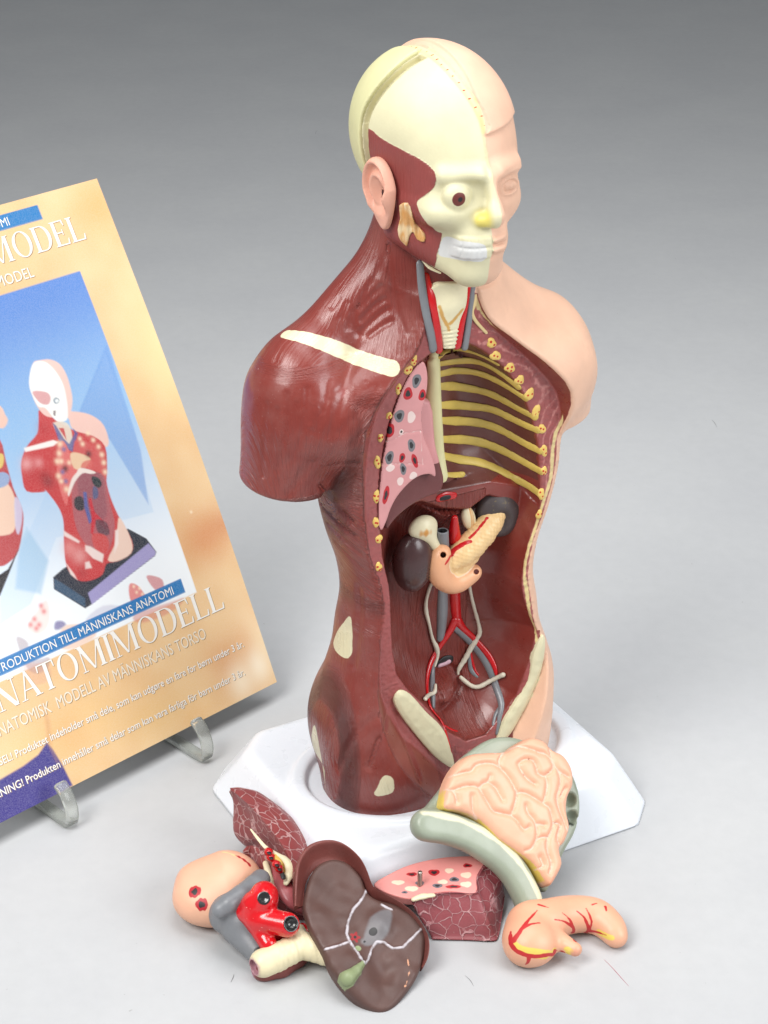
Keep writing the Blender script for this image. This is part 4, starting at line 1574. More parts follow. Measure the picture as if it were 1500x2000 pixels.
m_rim = paint('grey_green_paint', (150, 158, 140), [('stripe', (222, 216, 186), 0.8), ('blk', (40, 44, 40), 0.5)], rough=0.36, mottle=0.08, specks=0.2, speckcol=(190, 195, 185))
wbuild('colon_rim', f_rim, [fpt(FI, u, v, w) for u, v, _ in RIM3 for w in (-12, 8)] + [fpt(FI, u, v, w) for u, v in I_BACK for w in (-15, 0)], 9, 0.9, m_rim, gut, rim_layers)

# ---- stomach
zs = lambda a, b, z: W(720 + a * 0.36, 1400 + b * 0.36, z)
ST1 = [zs(850, 1230, 11), zs(870, 1130, 12), zs(960, 1110, 12), zs(1050, 1080, 11), zs(1150, 1070, 10), zs(1240, 1085, 9), zs(1310, 1140, 8), zs(1345, 1195, 6)]
ST1 = spline(ST1, 3)
_sr = list(np.interp(np.linspace(0, 7, len(ST1)), range(8), [10.5, 11.5, 10.8, 9.6, 9.0, 8.6, 7.4, 5.4]))
SE = [zs(1010, 1200, 11), zs(1120, 1262, 10)]
S0 = zs(880, 1220, 11)


def f_stom(x, y, z):
    d = tube(x, y, z, ST1, _sr, 2.0)
    d = smin(d, ell(x, y, z, S0, (14, 14, 12)), 4)
    d = smin(d, cone(x, y, z, SE[0], SE[1], 5.5, 3.6), 4)
    cap = SE[1]
    ax = np.array(SE[1]) - np.array(SE[0])
    ax /= np.linalg.norm(ax)
    t = (x - cap[0]) * ax[0] + (y - cap[1]) * ax[1] + (z - cap[2]) * ax[2]
    d = np.where((t > -3), smax(d, t - 1.2 - 4.0 * 0, 0.5) * 1.0, d) if False else d
    e = ST1[-1]
    return np.maximum(d, 0.25 - z)


sto_tree = None


def wpick(tree, px, py):
    h = tree.ray_cast(Vector(CAM), Vector(ray(px, py)))
    if h[0] is None:
        h = tree.find_nearest(Vector(at(px, py, 12)))
    return np.array(h[0])


def wtree(f, pts, pad, h):
    a = np.array(pts)
    v, q = nets(f, a.min(0) - pad, a.max(0) + pad, h)
    v = settle(f, v, 2, h * 0.25, h)
    return BVHTree.FromPolygons([tuple(p) for p in v], [tuple(int(i) for i in a_) for a_ in q])


sto_tree = wtree(f_stom, ST1 + [S0], 18, 1.5)
zq = lambda a, b: (720 + a * 0.36, 1400 + b * 0.36)


def wlines(tree, lines, n=3):
    out = []
    for pts, w0, w1 in lines:
        P = [wpick(tree, *zq(*p)) for p in spline(pts, n)]
        out.append((P, w0, w1))
    return out


def wl_dist(x, y, z, lines):
    d = np.full(x.shape, -5.0, F4)
    for P, w0, w1 in lines:
        n = len(P)
        rs = np.interp(np.arange(n), [0, n - 1], [w0, w1])
        d = np.maximum(d, -tube(x, y, z, [tuple(p) for p in P], list(rs)))
    return d


S_RED = wlines(sto_tree, [([(790, 1210), (830, 1150), (870, 1100), (915, 1050)], 1.5, 0.3), ([(830, 1150), (880, 1125), (930, 1118)], 1.0, 0.3), ([(920, 1018), (960, 1030), (980, 1036)], 0.6, 0.2),
                          ([(1010, 1100), (1060, 1110), (1110, 1145), (1108, 1180)], 0.3, 1.1), ([(1050, 1062), (1090, 1100), (1110, 1145)], 0.3, 0.9),
                          ([(1120, 1215), (1150, 1190), (1190, 1160), (1210, 1110), (1180, 1040)], 1.4, 0.3), ([(1195, 1150), (1170, 1090), (1130, 1055)], 1.0, 0.3),
                          ([(1190, 1165), (1230, 1165), (1290, 1185)], 1.1, 0.3), ([(1210, 1020), (1240, 1012)], 0.5, 0.3), ([(1285, 1030), (1290, 1055)], 0.8, 0.2),
                          ([(768, 1190), (775, 1240), (820, 1280), (900, 1300), (980, 1290), (1060, 1280)], 1.4, 1.0), ([(870, 1300), (865, 1330), (850, 1345)], 1.2, 0.4), ([(770, 1170), (766, 1230)], 0.8, 0.8)])
S_YEL = wlines(sto_tree, [([(790, 1235), (830, 1260), (900, 1275), (1000, 1285), (1085, 1285)], 1.9, 1.6), ([(900, 1300), (1000, 1305), (1080, 1295)], 1.2, 1.0), ([(1250, 1170), (1290, 1190), (1320, 1200)], 1.8, 1.4)])
m_sto = paint('stomach_paint', (226, 168, 136), [('yel', (226, 200, 96), 0.4), ('red', (190, 40, 42), 0.2), ('tip', (206, 140, 118), 0.5)], rough=0.42, mottle=0.05, specks=0.1, wobble=0.5)
o = wbuild('stomach', f_stom, ST1 + [S0, SE[1]], 16, 0.7, m_sto, None,
           lambda x, y, z: {'yel': wl_dist(x, y, z, S_YEL), 'red': wl_dist(x, y, z, S_RED),
                            'tip': np.maximum(2.6 - np.sqrt((x - SE[1][0]) ** 2 + (y - SE[1][1] + 1) ** 2 + (z - SE[1][2] - 0) ** 2) * 0.7 - 0.6, -3)})
tagm(o, 'small peach stomach with red vessels lying at lower right on the grey paper', 'organ model')

# ---- liver with its cap of diaphragm: a plate leaning on the things behind it
lA, lB, lC = np.array(W(740, 1960, 4)), np.array(W(820, 1840, 14)), np.array(W(650, 1720, 34))
FL = frame(lA, lB - lA, lC - lA)
lpn = lambda px, py, off=0.0: onp(FL, px, py, off)
zl = lambda a, b: (320 + a * 0.3733, 1500 + b * 0.3733)
L_OUT = spline([lpn(*zl(*p)) for p in [(745, 640), (735, 720), (755, 790), (790, 880), (840, 960), (870, 1040), (930, 1130), (1000, 1200), (1080, 1250), (1150, 1268), (1210, 1240), (1270, 1170), (1330, 1080), (1365, 980),
         (1375, 880), (1350, 800), (1300, 750), (1200, 700), (1120, 680), (1070, 640), (1040, 570), (980, 500), (900, 470), (820, 490), (770, 550)]], 3, closed=True)


def f_liver(x, y, z):
    u, v, w = to_frame(FL, x, y, z)
    p = poly2(u, v, L_OUT)
    top = 1.0 - 5.0 * sstep(0, 12, p) * 0
    # hollow left lobe, swelling right lobe
    c1, c2, c3, c4 = LVC
    hgt = -2.5 * np.exp(-((u - c1[0]) ** 2 + (v - c1[1]) ** 2) / 220.0) + 3.5 * np.exp(-((u - c2[0]) ** 2 + (v - c2[1]) ** 2) / 60.0) \
        + 3.0 * np.exp(-((u - c3[0]) ** 2 + (v - c3[1]) ** 2) / 120.0) - 3.4 * np.exp(-((u - c4[0]) ** 2 + (v - c4[1]) ** 2) / 45.0)
    hgt = hgt + 1.6 * (vnoise(u * 0.16, v * 0.16, w * 0) - 0.5)
    for s in LVS:
        hgt = hgt + 0.7 * np.exp(-(line2(u, v, s) / 0.8) ** 2)
    gb = tube(u, v, w - hgt, [(GBP[0][0], GBP[0][1], 0.2), (GBP[1][0], GBP[1][1], 0.8), (GBP[2][0], GBP[2][1], 1.0)], [1.0, 2.4, 4.0], 1.0)
    d = smax(-p, np.maximum(w - hgt, -(w + 9)), 3.5)
    return smin(d, gb, 0.6)


LVC = [lpn(*zl(880, 650)), lpn(*zl(1130, 830)), lpn(*zl(1000, 1080)), lpn(*zl(1150, 1080))]
LVS = [[lpn(*zl(*p)) for p in [(1070, 620), (1040, 680), (990, 740), (965, 800), (955, 870), (970, 910), (920, 930), (845, 945)]],
       [lpn(*zl(*p)) for p in [(975, 910), (1005, 960), (1030, 1010), (1045, 1035), (1065, 1015), (1085, 950), (1110, 915), (1150, 915), (1200, 945), (1250, 940), (1300, 890), (1345, 845)]],
       [lpn(*zl(*p)) for p in [(1140, 715), (1190, 745)]]]
L_TAN = [[lpn(*zl(*p)) for p in [(1275, 985), (1285, 1060), (1270, 1130), (1240, 1170)]]]
GBP = [lpn(*zl(1040, 1030)), lpn(*zl(1000, 1075)), lpn(*zl(955, 1115))]
_vq = [spline([lpn(*zl(*p)) for p in [(1145, 745), (1190, 760), (1180, 840), (1150, 900), (1100, 930), (1050, 930), (1045, 890), (1060, 840), (1080, 790)]], 3, closed=True),
       lpn(*zl(1092, 865)), lpn(*zl(1050, 908)), lpn(*zl(1000, 885)), lpn(*zl(1015, 945))]


def liver_layers(x, y, z):
    u, v, w = to_frame(FL, x, y, z)
    t = w > -3
    wh = np.maximum.reduce([0.5 - line2(u, v, s) for s in LVS]) + 0.5 * (vnoise(u * .7, v * .7, w * 0) - 0.5)
    dd = lambda c: np.hypot(u - c[0], v - c[1])
    return {'vein': np.where(t, np.maximum(poly2(u, v, _vq[0]), 1.7 - dd(_vq[2])), -2), 'white': np.where(t, wh, -2),
            'hole': np.where(t, np.maximum.reduce([2.1 - dd(_vq[1]), 0.7 - dd(_vq[2]), 0.9 - dd(_vq[3])]), -2),
            'red': np.where(t, 2.3 - dd(_vq[3]) + 0.8 * np.sin(np.arctan2(v - _vq[3][1], u - _vq[3][0]) * 5), -2),
            'green': np.where(t, np.maximum(-tube(u, v, w * 0, [(GBP[0][0], GBP[0][1], 0), (GBP[1][0], GBP[1][1], 0), (GBP[2][0], GBP[2][1], 0)], [1.2, 2.8, 4.4], 0.5), 1.6 - dd(_vq[4])), -2),
            'tan': np.where(t, 0.25 - line2(u, v, L_TAN[0]) + 0.8 * (vnoise(u * .6, v * .6, w * 0) - 0.55), -2)}


m_liv = paint('liver_paint', (88, 62, 56), [('vein', (112, 108, 110), 1.0), ('green', (140, 152, 112), 0.3), ('red', (150, 34, 38), 0.2), ('white', (196, 190, 196), 0.5), ('hole', BLACK, 0.2), ('tan', (206, 150, 118), 0.15)],
              rough=0.5, mottle=0.12, specks=0.12, speckcol=(150, 140, 140), wobble=0.4)
liv = thing('liver', 'dark brown liver plate with white seams under a curled red brown diaphragm', 'organ model', np.array(W(740, 1960, 0)))
wbuild('liver_body', f_liver, [fpt(FL, u, v, w) for u, v in L_OUT for w in (-12, 6)], 4, 0.8, m_liv, liv, liver_layers)

D_TOP = [(695, 700), (690, 600), (700, 500), (745, 420), (820, 385), (900, 385), (970, 420), (1030, 480), (1065, 550), (1090, 620), (1140, 660), (1220, 700), (1300, 760), (1355, 830), (1385, 900), (1385, 980), (1365, 1020)]
D_UV = [lpn(*zl(*p), 3) for p in D_TOP]
D_IN = [lpn(*zl(*p), -2) for p in [(745, 700), (745, 610), (770, 545), (820, 495), (890, 475), (960, 490), (1020, 545), (1050, 610), (1075, 650), (1130, 690), (1210, 715), (1290, 760), (1335, 830), (1350, 900), (1345, 980), (1330, 1020)]]
D_RING = spline(D_UV, 3)
D_RIN = spline(D_IN, 3)


def diaphragm():
    """a thin curled wall standing round the liver's upper edge"""
    n = min(len(D_RING), len(D_RIN))
    ia = np.linspace(0, len(D_RING) - 1, 70)
    a = np.array([[np.interp(i, range(len(D_RING)), [p[k] for p in D_RING]) for k in (0, 1)] for i in ia])
    ib = np.linspace(0, len(D_RIN) - 1, 70)
    b = np.array([[np.interp(i, range(len(D_RIN)), [p[k] for p in D_RIN]) for k in (0, 1)] for i in ib])
    out = a - b
    V, F = [], []
    m = 16
    th = 2.0
    for i in range(70):
        e = min(1, i / 6, (69 - i) / 6) ** 0.5 if 0 < i < 69 else 0.35
        for j in range(m):
            # closed thin section: inner wall up, over the lip, outer wall down
            if j < 7:
                s = j / 6
                q = b[i] + out[i] * (-0.08 + 0.90 * s)
                w = -6 + (9.8 * s ** 2.4) * e
            elif j < 9:
                s = (j - 7) / 1
                q = b[i] + out[i] * (0.92 + 0.10 * s)
                w = -5 + (9.3 - 0.3 * s) * e
            else:
                s = (j - 9) / 6
                q = b[i] + out[i] * (1.05 + 0.06 * math.sin(s * 3)) - out[i] * 0.12 * s
                w = -5 + 8.2 * e - s * 14 * e
            V.append(fpt(FL, q[0], q[1], w))
    for i in range(69):
        for j in range(m):
            j2 = (j + 1) % m
            F.append((i * m + j, i * m + j2, (i + 1) * m + j2, (i + 1) * m + j))
    F.append(tuple(range(m)))
    F.append(tuple(reversed([69 * m + j for j in range(m)])))
    V = [(p[0], p[1], max(p[2], 0.4)) for p in V]
    mt = paint('diaphragm_paint', (120, 62, 56), rough=0.5, mottle=0.12, specks=0.35, bumpy=0.3)
    o = make_mesh('diaphragm', V, F, mt, liv)
    return o


dia = diaphragm()
sd = dia.modifiers.new('smooth', 'SUBSURF')
sd.levels = sd.render_levels = 2

# ---- left lung, standing behind the heart
zg = lambda a, b, z: W(400 + a * 0.2, 1360 + b * 0.2, z)
LL_TOP = [(250, 905), (330, 890), (430, 905), (520, 930), (620, 1000), (720, 1080), (820, 1170), (900, 1270), (960, 1360), (1000, 1420), (1010, 1520)]
LL_RIDGE = [(250, 915), (300, 945), (400, 1030), (500, 1125), (600, 1240), (680, 1340), (760, 1450), (820, 1550), (860, 1660), (890, 1800), (920, 1900)]
LL_LOW = [(240, 940), (275, 1020), (280, 1130), (275, 1240), (300, 1340), (400, 1430), (470, 1470), (560, 1600), (650, 1750), (720, 1850), (880, 1960)]
LL_BOT = [(330, 1000), (420, 1060), (520, 1130), (640, 1230), (760, 1330), (860, 1430), (940, 1530), (990, 1620), (1010, 1700), (1010, 1800), (1000, 1900)]


def lobe(name, secs, mat, parent, sub=2):
    """loft through closed cross-sections given as world points"""
    secs = [spline(s, 4, closed=True) for s in secs]
    A3 = np.array(secs)
    rows = spline([tuple(r.ravel()) for r in A3], 4)
    secs = [np.array(r).reshape(-1, 3) for r in rows]
    m = len(secs[0])
    V = [(p[0], p[1], max(p[2], 0.3)) for s in secs for p in s]
    F = []
    for i in range(len(secs) - 1):
        for j in range(m):
            j2 = (j + 1) % m
            F.append((i * m + j, i * m + j2, (i + 1) * m + j2, (i + 1) * m + j))
    F.append(tuple(reversed(range(m))))
    F.append(tuple((len(secs) - 1) * m + j for j in range(m)))
    o = make_mesh(name, V, F, mat, parent)
    return o


lung_l = thing('lung', 'dark red netted lung with two lobes, propped on the stand behind the heart', 'organ model', np.array(W(560, 1700, 0)))
m_lob = paint('lobule_paint', (142, 66, 66), rough=0.42, mottle=0.08, specks=0.25, cells=(150, (196, 152, 150), 0.06))
secs = []
for i in range(11):
    t = i / 10
    h = 44 - 22 * t
    top = np.array(zg(*LL_TOP[i], h))
    rid = np.array(zg(*LL_RIDGE[i], h + 3))
    low = np.array(zg(*LL_LOW[i], h - 20 * (0.35 + 0.65 * min(1, t * 3))))
    back = top + np.array([3, 6, -12 * min(1, 0.3 + t * 3)])
    lowb = low + np.array([4, 5, -4 - 6 * t])
    low[2] = max(low[2], 1.5)
    lowb[2] = max(lowb[2], 0.8)
    m1 = (top + rid) / 2 + np.array([0, 0, 1.2])
    m2 = (rid * 0.55 + low * 0.45) + np.array([0.5, 2.0, 0])
    r1 = rid * 0.93 + top * 0.07
    r2 = rid * 0.95 + low * 0.05
    secs.append([tuple(p) for p in (top, m1, r1, r2, m2, low, lowb, back)])
lobe('upper_lobe', secs, m_lob, lung_l)
# lower lobe in front of it
secs = []
for (c, r1_, r2_, h) in [((375, 1515), 10, 4, 16), ((430, 1500), 30, 9, 18), ((520, 1560), 62, 13, 18), ((600, 1660), 80, 15, 17), ((680, 1780), 90, 15, 14), ((760, 1900), 90, 14, 12), ((850, 2000), 80, 12, 9), ((960, 2110), 50, 8, 5)]:
    px, py = c
    A_ = np.array(zg(px - r1_ * 0.7, py + r1_, h - 3))
    B_ = np.array(zg(px + r1_ * 0.8, py - r1_ * 0.6, h + 3))
    M_ = (A_ + B_) / 2
    up = np.array([0, 0, 1.0])
    secs.append([tuple(np.maximum(p, [-1e9, -1e9, 0.6])) for p in (A_, M_ + up * r2_ * 0.45 - [0, 1, 0], B_, B_ - up * r2_ * 0.9, M_ - up * r2_ * 1.2, A_ - up * r2_ * 0.8)])
lobe('lower_lobe', secs, m_lob, lung_l)


def wsweep(name, pts, r, mat, parent, flat=1.0, n=4, wob=0.0):
    P = np.array(spline(pts, n))
    rr = np.interp(np.linspace(0, 1, len(P)), np.linspace(0, 1, len(r)), r)
    N = np.tile([0.0, 0, 1], (len(P), 1))
    return sweep(name, P, rr, N, flat, mat, parent, wob, local=False)


wsweep('bronchus', [zg(450, 1300, 34), zg(520, 1390, 33), zg(600, 1480, 31), zg(700, 1540, 30), (zg(780, 1590, 30)), zg(830, 1670, 28), zg(815, 1760, 24), zg(795, 1820, 22)], [0.5, 0.9, 1.2, 1.2, 1.9, 2.5, 2.6, 1.6], m_cream, lung_l, 0.6, wob=0.2)
wsweep('bronchus', [zg(595, 1630, 24), zg(620, 1720, 22), zg(650, 1820, 19), zg(680, 1880, 17), zg(715, 1890, 16)], [1.6, 1.9, 1.9, 2.2, 1.8], m_cream, lung_l, 0.7, wob=0.2)
wsweep('vessel_pad', [zg(690, 1560, 29), zg(740, 1620, 28), zg(780, 1700, 25)], [2.6, 3.2, 2.6], paint('yellow_pad', (206, 172, 80), rough=0.45), lung_l, 0.6, wob=0.2)
for (a, b, zz_) in ((625, 1520, 31), (645, 1570, 29), (700, 1640, 30), (725, 1680, 28)):
    wsweep('vessel_stub', [zg(a - 12, b - 18, zz_), zg(a, b, zz_ + 1), zg(a + 14, b + 22, zz_)], [1.9, 2.5, 1.9], m_red, lung_l, 0.8)
    wsweep('vessel_opening', [zg(a - 4, b - 6, zz_ + 1.9), zg(a + 6, b + 12, zz_ + 1.9)], [1.2, 1.1], m_black, lung_l, 0.4)
wsweep('vessel_opening', [zg(755, 1730, 27), zg(768, 1770, 26)], [1.3, 1.3], m_black, lung_l, 0.4)
wsweep('pink_fold', [zg(660, 1620, 21), zg(720, 1760, 19), zg(780, 1880, 17), zg(860, 2010, 13), zg(940, 2090, 8)], [3.0, 4.6, 5.2, 4.6, 3.0], paint('pink_flesh', (176, 92, 96), rough=0.35, mottle=0.1, specks=0.2), lung_l, 0.6)

# ---- heart
zh = lambda a, b, z: W(330 + a * 0.22, 1520 + b * 0.22, z)
H0, H1, H2 = zh(190, 900, 17), zh(480, 850, 20), zh(620, 850, 20)
heart = thing('heart', 'peach heart with grey veins and a bright red aorta arch, lying at far left', 'organ model', np.array(W(420, 1790, 0)))


def f_heart(x, y, z):
    d = cone(x, y, z, zh(265, 1010, 13), zh(520, 930, 16), 12.5, 17.0)
    d = smin(d, ell(x, y, z, zh(390, 1090, 13), (20, 15, 13)), 8)
    d = smin(d, ell(x, y, z, zh(440, 880, 16), (21, 12, 10)), 8)
    # flat cut towards the vessels
    q, nrm = HPL
    t = (x - q[0]) * nrm[0] + (y - q[1]) * nrm[1] + (z - q[2]) * nrm[2]
    d = smax(d, t, 2.0)
    d = d + 0.9 * np.exp(-(tube(x, y, z, HGR, 0.0) / 2.2) ** 2)
    return np.maximum(d, 0.3 - z)


_q = np.array(zh(575, 1020, 34))
_n = np.array(zh(900, 1250, 20)) - np.array(zh(520, 930, 20))
HPL = (_q, _n / np.linalg.norm(_n))
HGR = [zh(160, 1075, 27), zh(250, 1060, 30), zh(330, 1000, 33)]
hp_tree = wtree(f_heart, [H0, H1, H2], 34, 1.6)
hpk = lambda a, b: wpick(hp_tree, 330 + a * 0.22, 1520 + b * 0.22)
_hr = [hpk(228, 1005), hpk(292, 1122)]
_hv = [tuple(hpk(a, b)) for a, b in [(90, 795), (140, 760), (230, 700), (300, 658), (400, 645), (480, 655)]]
_hv2 = [tuple(hpk(a, b)) for a, b in [(480, 655), (590, 690)]]
_hv3 = [tuple(hpk(a, b)) for a, b in [(600, 690), (660, 720), (720, 775)]]


def heart_layers(x, y, z):
    dd = lambda c: np.sqrt((x - c[0]) ** 2 + (y - c[1]) ** 2 + (z - c[2]) ** 2)
    an = np.sin(x * 2.3) * 0.3
    t = (x - _q[0]) * HPL[1][0] + (y - _q[1]) * HPL[1][1] + (z - _q[2]) * HPL[1][2]
    return {'grey': np.maximum(t + 2.5, 0.5 - tube(x, y, z, _hv, 0.0)), 'cream': 0.8 - tube(x, y, z, _hv2, 0.0),
            'red': np.maximum.reduce([3.4 - dd(_hr[0]) + an, 3.4 - dd(_hr[1]) + an, 0.8 - tube(x, y, z, _hv3, 0.0) + an]), 'hole': np.maximum(1.8 - dd(_hr[0]) + an, 1.7 - dd(_hr[1]) + an)}


m_heart = paint('heart_paint', (232, 178, 148), [('grey', (124, 126, 130), 0.4), ('cream', (226, 206, 150), 0.3), ('red', (180, 26, 40), 0.3), ('hole', BLACK, 0.3)], rough=0.42, mottle=0.04, specks=0.1)
wbuild('heart_muscle', f_heart, [H0, H1, H2], 34, 0.8, m_heart, heart, heart_layers)
# grey veins on the cut side
HV = [zh(455, 1165, 28), zh(530, 1115, 30), zh(640, 1050, 31), zh(760, 960, 30), zh(810, 900, 28)]


def f_hvein(x, y, z):
    d = tube(x, y, z, HV, [4.6, 5.4, 5.8, 6.0, 5.4], 1)
    d = smin(d, cone(x, y, z, zh(540, 1210, 15), zh(660, 1310, 14), 11.0, 9.5), 4)
    d = smin(d, cone(x, y, z, zh(640, 1330, 15), zh(800, 1560, 9), 9.5, 6.0), 4)
    d = smin(d, cone(x, y, z, zh(600, 1180, 20), zh(680, 1260, 18), 10, 10), 4)
    e = zh(790, 1535, 17)
    d = smax(d, -(np.sqrt((x - e[0]) ** 2 + (y - e[1]) ** 2 + (z - e[2]) ** 2) - 2.4), 0.4)
    return np.maximum(d, 0.3 - z)


_he = zh(790, 1535, 15)
wbuild('great_veins', f_hvein, HV + [zh(800, 1560, 9), zh(470, 1260, 17)], 15, 0.8, m_grey, heart,
       lambda x, y, z: {'hole': 3.2 - np.sqrt((x - _he[0]) ** 2 + (y - _he[1]) ** 2 + (z - _he[2]) ** 2)})
ART = [zh(700, 1180, 27), zh(770, 1130, 31), zh(845, 1070, 36)]


def f_aor(x, y, z):
    d = tube(x, y, z, ART, [6.0, 7.5, 7.0], 2)
    d = smin(d, cone(x, y, z, zh(845, 1080, 34), zh(845, 1040, 36), 7.4, 7.4), 1)
    d = smin(d, cone(x, y, z, zh(770, 1240, 26), zh(1050, 1300, 27), 6.5, 6.4), 2.5)
    d = smin(d, cone(x, y, z, zh(740, 1230, 24), zh(880, 1470, 17), 5.5, 4.6), 2.5)
    d = smin(d, cone(x, y, z, zh(670, 1200, 27), zh(800, 1210, 27), 3, 6), 2.5)
    for c, r in AH:
        d = smax(d, -(np.sqrt((x - c[0]) ** 2 + (y - c[1]) ** 2 + (z - c[2]) ** 2) - r), 0.6)
    return np.maximum(d, 0.3 - z)


AH = [(zh(838, 1062, 43), 5.0), (zh(1095, 1290, 31), 3.8), (zh(890, 1490, 21), 1.6), (zh(1045, 1335, 33), 1.3)]


def aor_layers(x, y, z):
    return {'hole': np.maximum.reduce([r + 0.7 - np.sqrt((x - c[0]) ** 2 + (y - c[1]) ** 2 + (z - c[2]) ** 2) for c, r in AH]),
            'chip': 1.0 - 0.0 * x + (vnoise(x * 0.9, y * 0.9, z * 0.9) - 0.86) * 18 - 1.0}


m_aor = paint('aorta_red', (208, 12, 24), [('chip', (226, 150, 140), 0.2), ('hole', (34, 34, 34), 0.3)], rough=0.2, mottle=0.12, coat=0.5)
wbuild('aorta_arch', f_aor, ART + [zh(1050, 1300, 27), zh(880, 1470, 17)], 11, 0.7, m_aor, heart, aor_layers)

# ---- trachea on its red brown strip
TRP = [zh(840, 1640, 11), zh(960, 1590, 12), (zh(1070, 1535, 13)), zh(1160, 1480, 13)]
trach = thing('windpipe', 'cream ringed windpipe with two branches on a red brown strip, between heart and liver', 'organ model', np.array(W(520, 1890, 0)))


def f_tr(x, y, z):
    t = (x * 0.9 + y * 0.45)
    d = tube(x, y, z, TRP, [7.4, 7.2, 7.0, 7.0], 1)
    d = smin(d, cone(x, y, z, TRP[-1], zh(1130, 1370, 14), 6.5, 5.0), 2)
    d = smin(d, tube(x, y, z, [TRP[-1], zh(1270, 1510, 12), zh(1400, 1560, 10)], [6.8, 6.5, 6.2], 1), 2)
    d = d - 0.13 * np.sin(t * 2.1) * (x > TRP[0][0] + 6)
    d = smax(d, -(np.sqrt((x - TC0[0]) ** 2 + (y - TC0[1]) ** 2 + (z - TC0[2]) ** 2) - 4.0), 1)
    return np.maximum(d, 3.2 - z)


TC0 = zh(775, 1670, 11)
m_tr = paint('windpipe_paint', (228, 216, 178), [('lil', (178, 130, 140), 0.8)], rough=0.42, mottle=0.08, specks=0.1)
wbuild('rings', f_tr, TRP + [zh(1130, 1370, 14), zh(1400, 1560, 10)], 10, 0.7, m_tr, trach, lambda x, y, z: {'lil': 5.0 - np.sqrt((x - TC0[0]) ** 2 + (y - TC0[1]) ** 2 + (z - TC0[2]) ** 2)})
FLT = [zh(850, 1690, 4), zh(980, 1660, 4), zh(1120, 1590, 4), zh(1250, 1530, 4)]
m_strip = paint('strip_paint', (120, 54, 50), [('lil', (170, 112, 130), 1.0)], rough=0.38, mottle=0.1, specks=0.2)
wbuild('gullet', lambda x, y, z: np.maximum(tube(x, y, z, FLT, [7.0, 7.0, 6.0, 4.0], 1), 0.3 - z), FLT, 9, 0.8, m_strip, trach,
       lambda x, y, z: {'lil': 3.5 - np.sqrt((x - FLT[0][0] + 7) ** 2 + (y - FLT[0][1] + 2) ** 2)})
wbuild('vessel', lambda x, y, z: np.maximum(cone(x, y, z, zh(940, 1400, 8), zh(1030, 1390, 9), 5, 6), 0.3 - z), [zh(940, 1400, 8), zh(1030, 1390, 9)], 8, 0.8, m_red, trach)
wbuild('vessel', lambda x, y, z: np.maximum(cone(x, y, z, zh(1190, 1350, 8), zh(1290, 1380, 8), 4, 4), 0.3 - z), [zh(1190, 1350, 8), zh(1290, 1380, 8)], 6, 0.8, m_red, trach)

# ---- the right lung half with a steel pin
rA, rB, rC = np.array(W(730, 1735, 22)), np.array(W(925, 1735, 22)), np.array(W(930, 1680, 27))
FR = frame(rA, rB - rA, rC - rA)
zr = lambda a, b: (720 + a * 0.36, 1400 + b * 0.36)
rp = lambda a, b, off=0: onp(FR, *zr(a, b), off)
R_OUT = spline([rp(*p) for p in [(30, 905), (120, 850), (220, 805), (340, 775), (450, 760), (600, 760), (640, 800), (590, 860), (580, 960), (450, 950), (350, 960), (240, 990), (150, 975), (60, 940)]], 3, closed=True)
lung_r = thing('lung', 'pink spotted cut lung with a steel pin, between liver and intestines', 'organ model', np.array(W(850, 1800, 0)))
m_cut = paint('cut_lung_paint', (222, 142, 136), [('pale', (228, 204, 180), 0.15), ('grey', (110, 106, 112), 0.15), ('redr', (176, 24, 36), 0.15), ('hole', (40, 30, 34), 0.15)], rough=0.42, specks=0.12, mottle=0.04, wobble=0.3)
RH = [((235, 858), 30, 11, 'r'), ((355, 848), 30, 17, 'r'), ((533, 810), 26, 11, 'r'), ((437, 838), 24, 13, 'w'), ((530, 862), 30, 16, 'w'), ((465, 885), 26, 13, 'g'), ((403, 898), 28, 12, 'w'), ((374, 920), 28, 12, 'g'),
      ((458, 924), 42, 10, 'r'), ((530, 912), 32, 15, 'w'), ((160, 902), 36, 12, 'w'), ((235, 936), 38, 14, 'w'), ((278, 905), 24, 12, 'g'), ((195, 955), 20, 8, 'g')]


def f_rl(x, y, z):
    u, v, w = to_frame(FR, x, y, z)
    return smax(-poly2(u, v, R_OUT), np.abs(w + 2.5) - 3.0, 0.8)


def rl_layers(x, y, z):
    u, v, w = to_frame(FR, x, y, z)
    L = {k: np.full(x.shape, -2.0, F4) for k in ('grey', 'redr', 'pale', 'hole')}
    for (a, b), rx, ry, t in RH:
        c = rp(a, b)
        e = rp(a + rx, b)
        g = rp(a, b - ry)
        RX, RY = abs(e[0] - c[0]), abs(g[1] - c[1])
        k = np.sqrt(((u - c[0]) / RX) ** 2 + ((v - c[1]) / RY) ** 2) + 0.1 * np.sin(3 * np.arctan2(v - c[1], u - c[0]) + a)
        key = {'g': 'grey', 'r': 'redr', 'w': 'pale'}[t]
        L[key] = np.maximum(L[key], (1 - k) * min(RX, RY))
        if t != 'w':
            L['hole'] = np.maximum(L['hole'], (0.5 - k) * min(RX, RY))
    return L


